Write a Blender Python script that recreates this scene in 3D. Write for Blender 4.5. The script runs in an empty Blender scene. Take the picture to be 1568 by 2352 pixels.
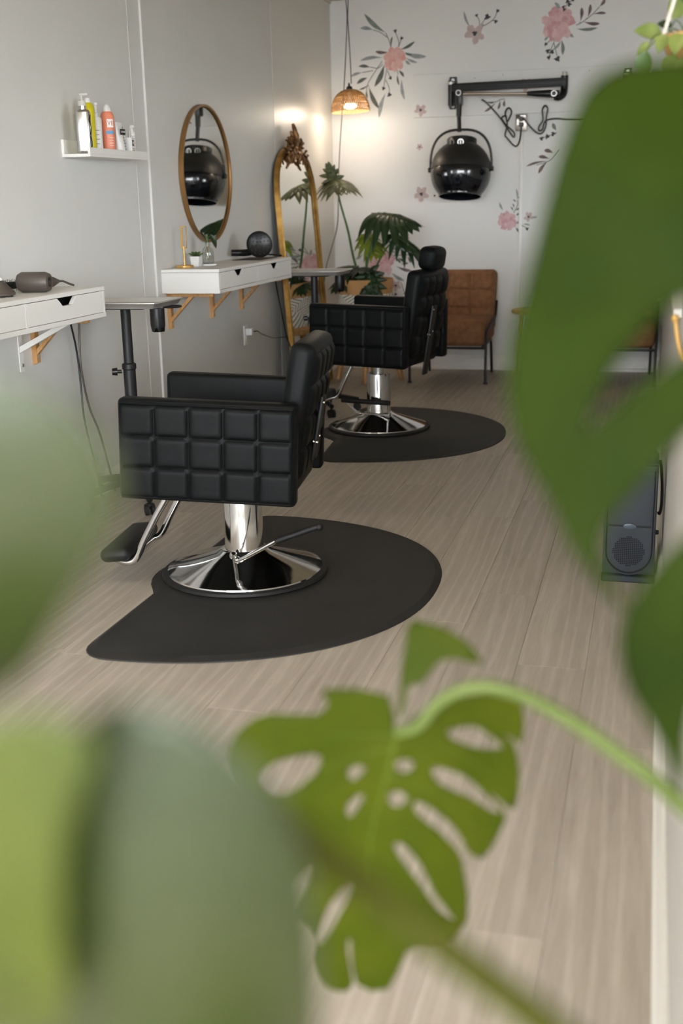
import bpy, bmesh, math, random
from mathutils import Vector, Matrix, noise
from mathutils.geometry import delaunay_2d_cdt
random.seed(7)
scene = bpy.context.scene
COL = scene.collection
PI = math.pi

# ------------------------------------------------------------------ camera
CAM_H = 1.25
yaw, pitch, roll = 0.26603, 0.26474, -0.02154
fw0 = Vector((-math.sin(yaw), math.cos(yaw), 0)); rt0 = Vector((math.cos(yaw), math.sin(yaw), 0)); up0 = Vector((0, 0, 1))
fwd = fw0*math.cos(pitch) - up0*math.sin(pitch); up1 = up0*math.cos(pitch) + fw0*math.sin(pitch)
rt = rt0*math.cos(roll) + up1*math.sin(roll); up = up1*math.cos(roll) - rt0*math.sin(roll)
cd = bpy.data.cameras.new('camera'); cam = bpy.data.objects.new('camera', cd); COL.objects.link(cam)
mw = Matrix((rt, up, -fwd)).transposed().to_4x4(); mw.translation = (0, 0, CAM_H); cam.matrix_world = mw
cd.sensor_fit = 'VERTICAL'; cd.sensor_height = 36.0; cd.lens = 2626.8/2352*36
cd.clip_start = 0.02; cd.clip_end = 60
cd.dof.use_dof = True; cd.dof.focus_distance = 4.4; cd.dof.aperture_fstop = 2.7
scene.camera = cam

# ------------------------------------------------------------------ sky, daylight, exposure
w = bpy.data.worlds.new('overcast_sky'); scene.world = w; w.use_nodes = True
bg = w.node_tree.nodes['Background']; bg.inputs[0].default_value = (0.90, 0.95, 1.0, 1); bg.inputs[1].default_value = 22.0
def area(name, loc, rot, sx, sy, power, col):
    l = bpy.data.lights.new(name, 'AREA'); l.shape = 'RECTANGLE'; l.size = sx; l.size_y = sy; l.energy = power; l.color = col
    o = bpy.data.objects.new(name, l); COL.objects.link(o); o.location = loc; o.rotation_euler = rot; l.cycles.is_portal = True; return o   # guides the sky light through the opening
area('window_portal', (0.45, -2.66, 1.385), (PI/2, 0, PI), 5.1, 2.05, 1, (1, 1, 1))
area('side_window_portal', (3.31, 2.6, 1.2), (PI/2, 0, PI/2), 2.0, 1.5, 1, (1, 1, 1))
vs = scene.view_settings
vs.view_transform = 'Standard'; vs.look = 'None'; vs.exposure = 0.0; vs.gamma = 1.0; vs.use_curve_mapping = False

# ------------------------------------------------------------------ materials
MATS = {}
def lin(c):
    return tuple(((v/255)/12.92 if v/255 <= 0.04045 else ((v/255+0.055)/1.055)**2.4) for v in c)
def mat(name, c, rough=0.5, metal=0.0, var=0.06, scale=8.0, bump=0.0, bscale=60.0, spec=0.5, stretch=(1, 1, 1), c2=None, coat=0.0, emit=None, trans=0.0, alpha=1.0, obj=False):
    """c in sRGB 0-255. Procedural noise tints the colour between c and c2."""
    if name in MATS: return MATS[name]
    m = bpy.data.materials.new(name); m.use_nodes = True; nt = m.node_tree; N = nt.nodes; Lk = nt.links
    b = N['Principled BSDF']; b.inputs['Roughness'].default_value = rough; b.inputs['Metallic'].default_value = metal
    b.inputs['Specular IOR Level'].default_value = spec; b.inputs['Coat Weight'].default_value = coat
    if trans: b.inputs['Transmission Weight'].default_value = trans
    if alpha < 1: b.inputs['Alpha'].default_value = alpha
    tc = N.new('ShaderNodeTexCoord'); mp = N.new('ShaderNodeMapping'); mp.inputs['Scale'].default_value = stretch
    Lk.new(tc.outputs['Object'], mp.inputs['Vector'])
    nz = N.new('ShaderNodeTexNoise'); nz.inputs['Scale'].default_value = scale; nz.inputs['Detail'].default_value = 5
    Lk.new(mp.outputs['Vector'], nz.inputs['Vector'])
    rp = N.new('ShaderNodeValToRGB'); rp.color_ramp.elements[0].position = 0.3; rp.color_ramp.elements[1].position = 0.7
    a = lin(c); d = lin(c2) if c2 else tuple(v*(1-2*var) for v in a)
    if not c2: a = tuple(min(1, v*(1+var)) for v in a)
    rp.color_ramp.elements[0].color = d+(1,); rp.color_ramp.elements[1].color = a+(1,)
    Lk.new(nz.outputs['Fac'], rp.inputs['Fac']); Lk.new(rp.outputs['Color'], b.inputs['Base Color'])
    if emit:
        b.inputs['Emission Color'].default_value = lin(emit[0])+(1,); b.inputs['Emission Strength'].default_value = emit[1]
    if bump:
        nb = N.new('ShaderNodeTexNoise'); nb.inputs['Scale'].default_value = bscale; nb.inputs['Detail'].default_value = 6
        Lk.new(mp.outputs['Vector'], nb.inputs['Vector'])
        bp = N.new('ShaderNodeBump'); bp.inputs['Strength'].default_value = bump; bp.inputs['Distance'].default_value = 0.002
        Lk.new(nb.outputs['Fac'], bp.inputs['Height']); Lk.new(bp.outputs['Normal'], b.inputs['Normal'])
    MATS[name] = m; return m

def leaf_mat(name, c, c2, rough=0.38, thru=0.25, tc_=None, spec=0.4):
    m = mat(name, c, rough, 0, c2=c2, scale=14, spec=spec)
    nt = m.node_tree; N = nt.nodes; Lk = nt.links
    b = N['Principled BSDF']; out = N['Material Output']
    t = N.new('ShaderNodeBsdfTranslucent'); t.inputs[0].default_value = lin(tc_ or c)+(1,)
    mx = N.new('ShaderNodeMixShader'); mx.inputs[0].default_value = thru
    Lk.new(b.outputs[0], mx.inputs[1]); Lk.new(t.outputs[0], mx.inputs[2]); Lk.new(mx.outputs[0], out.inputs['Surface'])
    return m

def floor_mat():
    m = bpy.data.materials.new('limed_oak_plank'); m.use_nodes = True; nt = m.node_tree; N = nt.nodes; Lk = nt.links
    b = N['Principled BSDF']; b.inputs['Roughness'].default_value = 0.42; b.inputs['Specular IOR Level'].default_value = 0.35
    geo = N.new('ShaderNodeNewGeometry'); oi = N.new('ShaderNodeObjectInfo')
    ad = N.new('ShaderNodeVectorMath'); ad.operation = 'ADD'
    cb = N.new('ShaderNodeCombineXYZ'); ml = N.new('ShaderNodeMath'); ml.operation = 'MULTIPLY'; ml.inputs[1].default_value = 37.0
    Lk.new(oi.outputs['Random'], ml.inputs[0]); Lk.new(ml.outputs[0], cb.inputs['X']); Lk.new(ml.outputs[0], cb.inputs['Y'])
    Lk.new(geo.outputs['Position'], ad.inputs[0]); Lk.new(cb.outputs[0], ad.inputs[1])
    mp = N.new('ShaderNodeMapping'); mp.inputs['Scale'].default_value = (9.0, 0.75, 9.0); Lk.new(ad.outputs[0], mp.inputs['Vector'])
    n1 = N.new('ShaderNodeTexNoise'); n1.inputs['Scale'].default_value = 1.5; n1.inputs['Detail'].default_value = 9; n1.inputs['Roughness'].default_value = 0.62; n1.inputs['Distortion'].default_value = 0.9
    Lk.new(mp.outputs[0], n1.inputs['Vector'])
    wv = N.new('ShaderNodeTexWave'); wv.bands_direction = 'X'; wv.inputs['Scale'].default_value = 0.8; wv.inputs['Distortion'].default_value = 16.0
    wv.inputs['Detail'].default_value = 2.5; wv.inputs['Detail Scale'].default_value = 0.55; Lk.new(mp.outputs[0], wv.inputs['Vector'])
    mp2 = N.new('ShaderNodeMapping'); mp2.inputs['Scale'].default_value = (150.0, 9.0, 1.0); Lk.new(ad.outputs[0], mp2.inputs['Vector'])
    n2 = N.new('ShaderNodeTexNoise'); n2.inputs['Scale'].default_value = 1.0; n2.inputs['Detail'].default_value = 6; Lk.new(mp2.outputs[0], n2.inputs['Vector'])
    r1 = N.new('ShaderNodeValToRGB'); e = r1.color_ramp.elements; e[0].position = 0.28; e[1].position = 0.72
    e[0].color = lin((162, 152, 140))+(1,); e[1].color = lin((188, 178, 165))+(1,)
    Lk.new(n1.outputs['Fac'], r1.inputs['Fac'])
    mx = N.new('ShaderNodeMixRGB'); mx.blend_type = 'MIX'; mx.inputs[2].default_value = lin((206, 197, 185))+(1,)
    r2 = N.new('ShaderNodeValToRGB'); r2.color_ramp.elements[0].position = 0.62; r2.color_ramp.elements[1].position = 0.95
    r2.color_ramp.elements[1].color = (0.34, 0.34, 0.34, 1); Lk.new(wv.outputs['Fac'], r2.inputs['Fac']); Lk.new(r2.outputs['Color'], mx.inputs[0]); Lk.new(r1.outputs['Color'], mx.inputs[1])
    mx2 = N.new('ShaderNodeMixRGB'); mx2.blend_type = 'MIX'; mx2.inputs[2].default_value = lin((156, 141, 124))+(1,)
    r3 = N.new('ShaderNodeValToRGB'); r3.color_ramp.elements[0].position = 0.30; r3.color_ramp.elements[1].position = 0.60
    r3.color_ramp.elements[0].color = (0.34, 0.34, 0.34, 1); r3.color_ramp.elements[1].color = (0, 0, 0, 1)
    Lk.new(n2.outputs['Fac'], r3.inputs['Fac']); Lk.new(r3.outputs['Color'], mx2.inputs[0]); Lk.new(mx.outputs[0], mx2.inputs[1])
    hs = N.new('ShaderNodeHueSaturation'); mr = N.new('ShaderNodeMapRange'); mr.inputs['To Min'].default_value = 0.95; mr.inputs['To Max'].default_value = 1.04
    Lk.new(oi.outputs['Random'], mr.inputs['Value']); Lk.new(mr.outputs[0], hs.inputs['Value']); Lk.new(mx2.outputs[0], hs.inputs['Color'])
    Lk.new(hs.outputs[0], b.inputs['Base Color'])
    bp = N.new('ShaderNodeBump'); bp.inputs['Strength'].default_value = 0.12; bp.inputs['Distance'].default_value = 0.001
    Lk.new(n2.outputs['Fac'], bp.inputs['Height']); Lk.new(bp.outputs[0], b.inputs['Normal'])
    return m

m_wall = mat('wall_paint_satin', (220, 219, 215), 0.42, var=0.012, scale=1.5, bump=0.10, bscale=180, spec=0.35)
m_wallb = mat('wall_paint_white', (226, 225, 222), 0.55, var=0.012, scale=1.5, bump=0.08, bscale=180, spec=0.3)
m_trim = mat('trim_white_gloss', (236, 233, 227), 0.35, var=0.01)
m_ceil = mat('ceiling_tile', (198, 184, 156), 0.9, var=0.05, scale=40, bump=0.3, bscale=150)
m_grid = mat('ceiling_grid_metal', (205, 196, 178), 0.5, var=0.02)
m_floorbase = mat('subfloor_dark', (90, 78, 66), 0.8)
m_plank = floor_mat()
m_leather = mat('black_leather', (15, 17, 18), 0.46, var=0.10, scale=20, bump=0.2, bscale=260, spec=0.13)
m_chrome = mat('chrome', (222, 222, 222), 0.09, 1.0, var=0.01)
m_steel = mat('brushed_steel', (206, 204, 200), 0.38, 0.75, var=0.04, scale=30, stretch=(1, 12, 1))
m_black = mat('black_plastic', (17, 18, 19), 0.36, var=0.05)
m_blackmatte = mat('black_matte_metal', (20, 22, 24), 0.5, var=0.05)
m_rubber = mat('black_rubber', (15, 15, 16), 0.6, var=0.08)
m_mat = mat('black_foam_mat', (42, 41, 40), 0.62, var=0.10, scale=5, bump=0.25, bscale=320, spec=0.35)
m_white = mat('white_lacquer', (236, 234, 229), 0.38, var=0.01)
m_whiteplastic = mat('white_plastic', (232, 231, 228), 0.4, var=0.01)
m_pine = mat('pine_wood', (197, 152, 98), 0.55, c2=(172, 124, 72), scale=10, stretch=(8, 1, 1))
m_beech = mat('beech_wood', (206, 160, 106), 0.5, c2=(180, 132, 82), scale=10, stretch=(6, 6, 1))
m_gold = mat('antique_gold', (204, 162, 92), 0.30, 0.88, c2=(160, 118, 58), scale=18)
m_brass = mat('brass', (214, 172, 100), 0.34, 0.65, var=0.05)
m_mirror = mat('silvered_glass', (238, 240, 238), 0.01, 1.0, var=0.0)
m_bronze = mat('bronze_frame', (150, 112, 66), 0.42, 0.7, var=0.08)
m_brown = mat('cognac_suede', (146, 104, 74), 0.85, c2=(122, 84, 58), scale=26, bump=0.25, bscale=200, spec=0.2)
m_rattan = mat('rattan_cane', (190, 148, 92), 0.6, c2=(150, 108, 62), scale=40)
m_stem = leaf_mat('plant_stem', (86, 112, 58), (62, 88, 44), 0.45, 0.05)
m_leafd = leaf_mat('leaf_dark', (44, 66, 36), (28, 46, 26), 0.34, 0.12, (80, 110, 30))
m_leafy = leaf_mat('leaf_yellow_green', (136, 150, 40), (106, 124, 34), 0.4, 0.3, (150, 170, 40))
m_leafm = leaf_mat('monstera_leaf', (40, 53, 8), (29, 42, 6), 0.6, 0.12, (56, 76, 3), 0.05)
m_leafl = leaf_mat('monstera_leaf_light', (68, 76, 10), (54, 66, 8), 0.45, 0.20, (98, 106, 6), 0.08)
m_leafg = leaf_mat('glossy_leaf', (52, 60, 22), (38, 50, 15), 0.36, 0.06, (72, 84, 18), 0.70)
m_soil = mat('potting_soil', (52, 40, 30), 0.95, var=0.25, scale=60, bump=0.8, bscale=80)
m_terra = mat('terracotta', (188, 140, 88), 0.7, var=0.08, scale=12)
m_greytool = mat('graphite_tool', (86, 78, 72), 0.45, 0.2, var=0.06)
m_outlet = mat('steel_plate', (150, 142, 132), 0.3, 0.9, var=0.04)
m_heater = mat('slate_plastic', (33, 40, 49), 0.42, var=0.06)
m_rope = mat('cotton_rope', (222, 214, 198), 0.9, var=0.12, scale=90, bump=0.6, bscale=200)

# ------------------------------------------------------------------ mesh helpers
class B:
    def __init__(s): s.bm = bmesh.new()
    def box(s, c, d, bev=0.0, seg=2, rot=None):
        M_ = Matrix.Translation(c) @ (rot.to_4x4() if rot else Matrix()) @ Matrix.Diagonal((d[0], d[1], d[2], 1))
        r = bmesh.ops.create_cube(s.bm, size=1.0, matrix=M_)
        if bev > 0:
            ed = list({e for v in r['verts'] for e in v.link_edges})
            bmesh.ops.bevel(s.bm, geom=ed, offset=bev, segments=seg, profile=0.5, affect='EDGES')
        return s
    def cyl(s, p0, p1, r0, r1=None, seg=20, caps=True):
        p0 = Vector(p0); p1 = Vector(p1); r1 = r0 if r1 is None else r1
        d = p1-p0; q = d.to_track_quat('Z', 'Y').to_matrix().to_4x4()
        M_ = Matrix.Translation((p0+p1)/2) @ q
        bmesh.ops.create_cone(s.bm, cap_ends=caps, segments=seg, radius1=r0, radius2=r1, depth=d.length, matrix=M_)
        return s
    def sph(s, c, r, sx=1, sy=1, sz=1, u=18, v=12, rot=None):
        M_ = Matrix.Translation(c) @ (rot.to_4x4() if rot else Matrix()) @ Matrix.Diagonal((sx, sy, sz, 1))
        bmesh.ops.create_uvsphere(s.bm, u_segments=u, v_segments=v, radius=r, matrix=M_); return s
    def lathe(s, prof, c=(0, 0, 0), seg=40, rot=None):
        M_ = Matrix.Translation(c) @ (rot.to_4x4() if rot else Matrix())
        rings = []
        for r, z in prof:
            if r < 1e-6: rings.append([s.bm.verts.new(M_ @ Vector((0, 0, z)))])
            else: rings.append([s.bm.verts.new(M_ @ Vector((r*math.cos(2*PI*i/seg), r*math.sin(2*PI*i/seg), z))) for i in range(seg)])
        for a, b in zip(rings, rings[1:]):
            for i in range(seg):
                j = (i+1) % seg
                if len(a) == 1 and len(b) == 1: continue
                if len(a) == 1: s.bm.faces.new((a[0], b[i], b[j]))
                elif len(b) == 1: s.bm.faces.new((a[i], a[j], b[0]))
                else: s.bm.faces.new((a[i], a[j], b[j], b[i]))
        return s
    def tube(s, pts, r, seg=10, smooth=0, closed=False, caps=True, flat=1.0):
        pts = [Vector(p) for p in pts]
        if smooth: pts = catmull(pts, smooth, closed)
        n = len(pts); rr = r if callable(r) else (lambda t: r)
        rings = []; prev = None
        for i, p in enumerate(pts):
            a = pts[(i-1) % n] if (i > 0 or closed) else p; b = pts[(i+1) % n] if (i < n-1 or closed) else p
            t = (b-a).normalized()
            if prev is None:
                ref = Vector((0, 0, 1)) if abs(t.z) < 0.9 else Vector((1, 0, 0)); u = t.cross(ref).normalized()
            else:
                u = (prev - t*prev.dot(t)); u = u.normalized() if u.length > 1e-6 else t.orthogonal().normalized()
            prev = u; v = t.cross(u); R_ = rr(i/max(1, n-1))
            rings.append([s.bm.verts.new(p + u*R_*math.cos(2*PI*k/seg) + v*R_*flat*math.sin(2*PI*k/seg)) for k in range(seg)])
        m = n if closed else n-1
        for i in range(m):
            a = rings[i]; b = rings[(i+1) % n]
            for k in range(seg):
                s.bm.faces.new((a[k], a[(k+1) % seg], b[(k+1) % seg], b[k]))
        if caps and not closed:
            s.bm.faces.new(rings[0][::-1]); s.bm.faces.new(rings[-1])
        return s
    def prism(s, poly, axis, a0, a1):
        """poly: 2D points; extruded along axis ('x','y','z') between a0 and a1"""
        def P(q, a):
            return {'x': (a, q[0], q[1]), 'y': (q[0], a, q[1]), 'z': (q[0], q[1], a)}[axis]
        A = [s.bm.verts.new(P(q, a0)) for q in poly]; Bv = [s.bm.verts.new(P(q, a1)) for q in poly]
        n = len(poly)
        s.bm.faces.new(A[::-1]); s.bm.faces.new(Bv)
        for i in range(n): s.bm.faces.new((A[i], A[(i+1) % n], Bv[(i+1) % n], Bv[i]))
        return s
    def grid(s, nu, nv, f):
        V = [[s.bm.verts.new(f(i/nu, j/nv)) for j in range(nv+1)] for i in range(nu+1)]
        for i in range(nu):
            for j in range(nv): s.bm.faces.new((V[i][j], V[i+1][j], V[i+1][j+1], V[i][j+1]))
        return s
    def o(s, name, m, parent=None, loc=(0, 0, 0), rot=(0, 0, 0), smooth=38):
        bmesh.ops.recalc_face_normals(s.bm, faces=s.bm.faces)
        me = bpy.data.meshes.new(name); s.bm.to_mesh(me); s.bm.free()
        if smooth:
            me.shade_smooth(); me.set_sharp_from_angle(angle=math.radians(smooth))
        me.materials.append(m)
        ob = bpy.data.objects.new(name, me); COL.objects.link(ob)
        ob.location = loc; ob.rotation_euler = rot
        if parent: ob.parent = parent
        return ob

def catmull(P, k, closed=False):
    n = len(P); out = []
    for i in range(n if closed else n-1):
        p0 = P[(i-1) % n] if (closed or i > 0) else P[0]*2-P[1]; p1 = P[i]; p2 = P[(i+1) % n]
        p3 = P[(i+2) % n] if (closed or i < n-2) else P[-1]*2-P[-2]
        for j in range(k):
            t = j/k
            out.append(0.5*((2*p1)+(-p0+p2)*t+(2*p0-5*p1+4*p2-p3)*t*t+(-p0+3*p1-3*p2+p3)*t**3))
    if not closed: out.append(P[-1])
    return out

def tag(o, label=None, cat=None, group=None, kind=None):
    if label: o['label'] = label
    if cat: o['category'] = cat
    if group: o['group'] = group
    if kind: o['kind'] = kind
    return o
def thing(name, label, cat, loc=(0, 0, 0), rot=(0, 0, 0), group=None):
    o = bpy.data.objects.new(name, None); COL.objects.link(o); o.location = loc; o.rotation_euler = rot
    o.empty_display_size = 0.1
    return tag(o, label, cat, group)
def copy_tree(o, parent=None):
    c = o.copy(); COL.objects.link(c); c.parent = parent
    for ch in list(o.children):
        copy_tree(ch, c)
    return c
def text_mesh(s, size):
    cu = bpy.data.curves.new('t', 'FONT'); cu.body = s; cu.size = size; cu.align_x = 'CENTER'; cu.align_y = 'CENTER'; cu.extrude = 0.0003; cu.resolution_u = 3
    ob = bpy.data.objects.new('t', cu); COL.objects.link(ob)
    dg = bpy.context.evaluated_depsgraph_get()
    me = bpy.data.meshes.new_from_object(ob.evaluated_get(dg)); bpy.data.objects.remove(ob); bpy.data.curves.remove(cu)
    return me
def lettering(s, size, m, parent, mtx, name='lettering'):
    me = text_mesh(s, size); me.materials.clear(); me.materials.append(m); me.transform(mtx)
    ob = bpy.data.objects.new(name, me); COL.objects.link(ob); ob.parent = parent; return ob

# ------------------------------------------------------------------ room shell
WX = -2.367      # left wall plane
BY = 8.655       # back wall plane
FY = -2.55       # front (window) wall
RX = 3.2         # far right wall
CZ = 2.64
floor = B().box(((WX+RX)/2, (BY+FY)/2, -0.055), (RX-WX, BY-FY, 0.09)).o('floor', m_floorbase, smooth=0); tag(floor, kind='structure')
PWD, PLN = 0.1865, 1.22
base_me = {}
def plank_mesh(L, Wd):
    k = (round(L, 3), round(Wd, 3))
    if k not in base_me:
        o = B().box((0, 0, -0.005), (Wd-0.0006, L-0.0006, 0.010), 0.0007, 1).o('plank', m_plank, smooth=0)
        base_me[k] = o.data; bpy.data.objects.remove(o)
    return base_me[k]
rng = random.Random(3)
x = WX; ci = 0
while x < RX-0.01:
    wd = min(PWD, RX-x); y = FY - rng.random()*PLN; 
    while y < BY-0.01:
        y0 = max(y, FY); y1 = min(y+PLN, BY)
        if y1-y0 > 0.02:
            p_ = bpy.data.objects.new('plank', plank_mesh(y1-y0, wd)); COL.objects.link(p_)
            p_.location = (x+wd/2, (y0+y1)/2, 0); p_.parent = floor
        y += PLN
    x += PWD; ci += 1
def wallbox(name, a, b, m, bev=0):
    c = [(a[i]+b[i])/2 for i in range(3)]; d = [b[i]-a[i] for i in range(3)]
    return tag(B().box(c, d, bev).o(name, m, smooth=0), kind='structure')
gr = B().box((0.4, 3.0, -0.45), (60, 60, 0.5)).o('ground', mat('pavement', (96, 95, 92), 0.9, var=0.08, scale=2), smooth=0); tag(gr, kind='structure')
wl = wallbox('wall_left', (WX-0.12, FY, -0.1), (WX, BY, CZ+0.1), m_wall)
wb = wallbox('wall_back', (WX-0.12, BY, -0.1), (RX+0.12, BY+0.12, CZ+0.1), m_wallb)
# far right wall with a side window, front wall with a shop window
def wall_with_opening(name, along, fixed, t, lo, hi, a0, a1, z0, z1, m):
    b = B()
    def bx(u0, u1, za, zb):
        if along == 'x': b.box(((u0+u1)/2, fixed+t/2, (za+zb)/2), (u1-u0, abs(t), zb-za))
        else: b.box((fixed+t/2, (u0+u1)/2, (za+zb)/2), (abs(t), u1-u0, zb-za))
    bx(lo, a0, -0.1, CZ+0.1); bx(a1, hi, -0.1, CZ+0.1); bx(a0, a1, -0.1, z0); bx(a0, a1, z1, CZ+0.1)
    return tag(b.o(name, m, smooth=0), kind='structure')
wall_with_opening('wall_front', 'x', FY, -0.12, WX-0.12, RX+0.12, -2.1, 3.0, 0.38, 2.40, m_wallb)
wall_with_opening('wall_far_right', 'y', RX, 0.12, FY, BY, 1.6, 3.6, 0.45, 1.95, m_wallb)
glass = bpy.data.materials.new('window_glass'); glass.use_nodes = True
_n = glass.node_tree.nodes; _n.remove(_n['Principled BSDF']); _t = _n.new('ShaderNodeBsdfTransparent'); _g = _n.new('ShaderNodeBsdfGlossy'); _g.inputs['Roughness'].default_value = 0.02
_mx = _n.new('ShaderNodeMixShader'); _mx.inputs[0].default_value = 0.06
_l = glass.node_tree.links; _l.new(_t.outputs[0], _mx.inputs[1]); _l.new(_g.outputs[0], _mx.inputs[2]); _l.new(_mx.outputs[0], _n['Material Output'].inputs['Surface'])
def window(name, along, fixed, a0, a1, z0, z1, n):
    fr = B(); step = (a1-a0)/n
    def bx(u, z, du, dz):
        fr.box((u, fixed, z) if along == 'x' else (fixed, u, z), (du, 0.07, dz) if along == 'x' else (0.07, du, dz), 0.004, 1)
    for i in range(n+1): bx(a0+i*step + (0.025 if i == 0 else -0.025 if i == n else 0), (z0+z1)/2, 0.05, z1-z0)
    bx((a0+a1)/2, z0+0.025, a1-a0-0.1, 0.05); bx((a0+a1)/2, z1-0.025, a1-a0-0.1, 0.05)
    w_ = tag(fr.o(name, m_trim), kind='structure')
    for i in range(n):
        u = a0+(i+0.5)*step
        g = B().box((u, fixed, (z0+z1)/2) if along == 'x' else (fixed, u, (z0+z1)/2), (step-0.05, 0.006, z1-z0-0.1) if along == 'x' else (0.006, step-0.05, z1-z0-0.1)).o('pane', glass, w_, smooth=0)
window('window_1', 'x', FY-0.06, -2.1, 3.0, 0.38, 2.40, 4)
window('window_2', 'y', RX+0.06, 1.6, 3.6, 0.45, 1.95, 2)
# ceiling: lay-in tiles on a grid
ceil = tag(B().box(((WX+RX)/2, (BY+FY)/2, CZ+0.06), (RX-WX, BY-FY, 0.06)).o('ceiling', m_ceil, smooth=0), kind='structure')
tx, ty = 1.22, 0.61
tile_me = {}
y = BY
gridb = B()
rows = 0
while y > FY+0.05:
    y0 = max(FY, y-ty); x = WX
    gridb.box(((WX+RX)/2, y0, CZ+0.012), (RX-WX, 0.024, 0.024))
    while x < RX-0.05:
        x1 = min(RX, x+tx); k = (round(x1-x, 3), round(y-y0, 3))
        if k not in tile_me:
            o_ = B().box((0, 0, 0), (k[0]-0.03, k[1]-0.03, 0.014), 0.003, 1).o('t', m_ceil, smooth=0); tile_me[k] = o_.data; bpy.data.objects.remove(o_)
        t_ = bpy.data.objects.new('tile', tile_me[k]); COL.objects.link(t_); t_.location = ((x+x1)/2, (y+y0)/2, CZ+0.022); t_.parent = ceil
        x = x1
    y = y0
x = WX
while x < RX:
    gridb.box((x, (BY+FY)/2, CZ+0.012), (0.024, BY-FY, 0.0235)); x += tx
gridb.o('ceiling_grid', m_grid, ceil, smooth=0)
# left wall: satin panel near the corner, seam batten, baseboards
tag(B().box((WX+0.0007, (7.264+BY)/2, CZ/2), (0.0014, BY-7.264, CZ-0.002)).o('trim_1', mat('wall_paint_gloss', (222, 218, 211), 0.36, var=0.01, scale=1.5, spec=0.45), smooth=0), kind='structure')
tr2 = B().box((WX+0.0008, 5.24, CZ/2), (0.0016, 0.15, CZ-0.002)); tr2.box((WX+0.006, 5.305, CZ/2), (0.012, 0.022, CZ-0.002), 0.003, 2)
tag(tr2.o('trim_2', m_wall, smooth=0), kind='structure')
def baseboard(name, pts_axis, fixed, sgn, a0, a1, h=0.095):
    prof = [(0, 0), (0.020, 0), (0.020, 0.018), (0.014, 0.024), (0.014, h-0.022), (0.010, h-0.012), (0.006, h), (0, h)]
    poly = [(fixed+sgn*q[0], q[1]) for q in prof]
    return tag(B().prism(poly, pts_axis, a0, a1).o(name, m_trim, smooth=0), kind='structure')
baseboard('baseboard_left', 'y', WX, 1, FY+0.02, BY-0.02)
baseboard('baseboard_back', 'x', BY, -1, WX+0.02, RX-0.02, 0.105)
# low partition on the right, with its own baseboard
PX = 0.072
m_part = mat('partition_paint', (196, 193, 188), 0.6, var=0.015, scale=2)
part = tag(B().box((PX+0.055, 2.0, 0.59), (0.11, 2.0, 1.18)).box((PX+0.055, 5.815, 0.475), (0.11, 5.63, 0.95)).o('wall_right', m_part, smooth=0), kind='structure')
tag(B().box((PX+0.055, 2.0, 1.192), (0.15, 2.03, 0.024), 0.005, 2).box((PX+0.055, 5.825, 0.962), (0.15, 5.61, 0.024), 0.005, 2).o('trim_3', m_trim, smooth=0), kind='structure')
baseboard('baseboard_right', 'y', PX, -1, 1.0, 8.61)

# ------------------------------------------------------------------ styling chairs
def tuft_face(b, L, H, nx, nz, y, sgn, x0, z0, bulge=0.010, sub=14):
    """quilted skin in the xz plane at y, bulging along sgn*y"""
    def f(u, v):
        cu = (u*nx) % 1.0; cv = (v*nz) % 1.0
        pu = (abs(2*cu-1))**10; pv = (abs(2*cv-1))**10
        if u in (0, 1): pu = 1
        if v in (0, 1): pv = 1
        h = bulge*((1-pu)*(1-pv))**0.7
        return Vector((x0+L*u, y+sgn*h, z0+H*v))
    b.grid(nx*sub, nz*sub, f)

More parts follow.
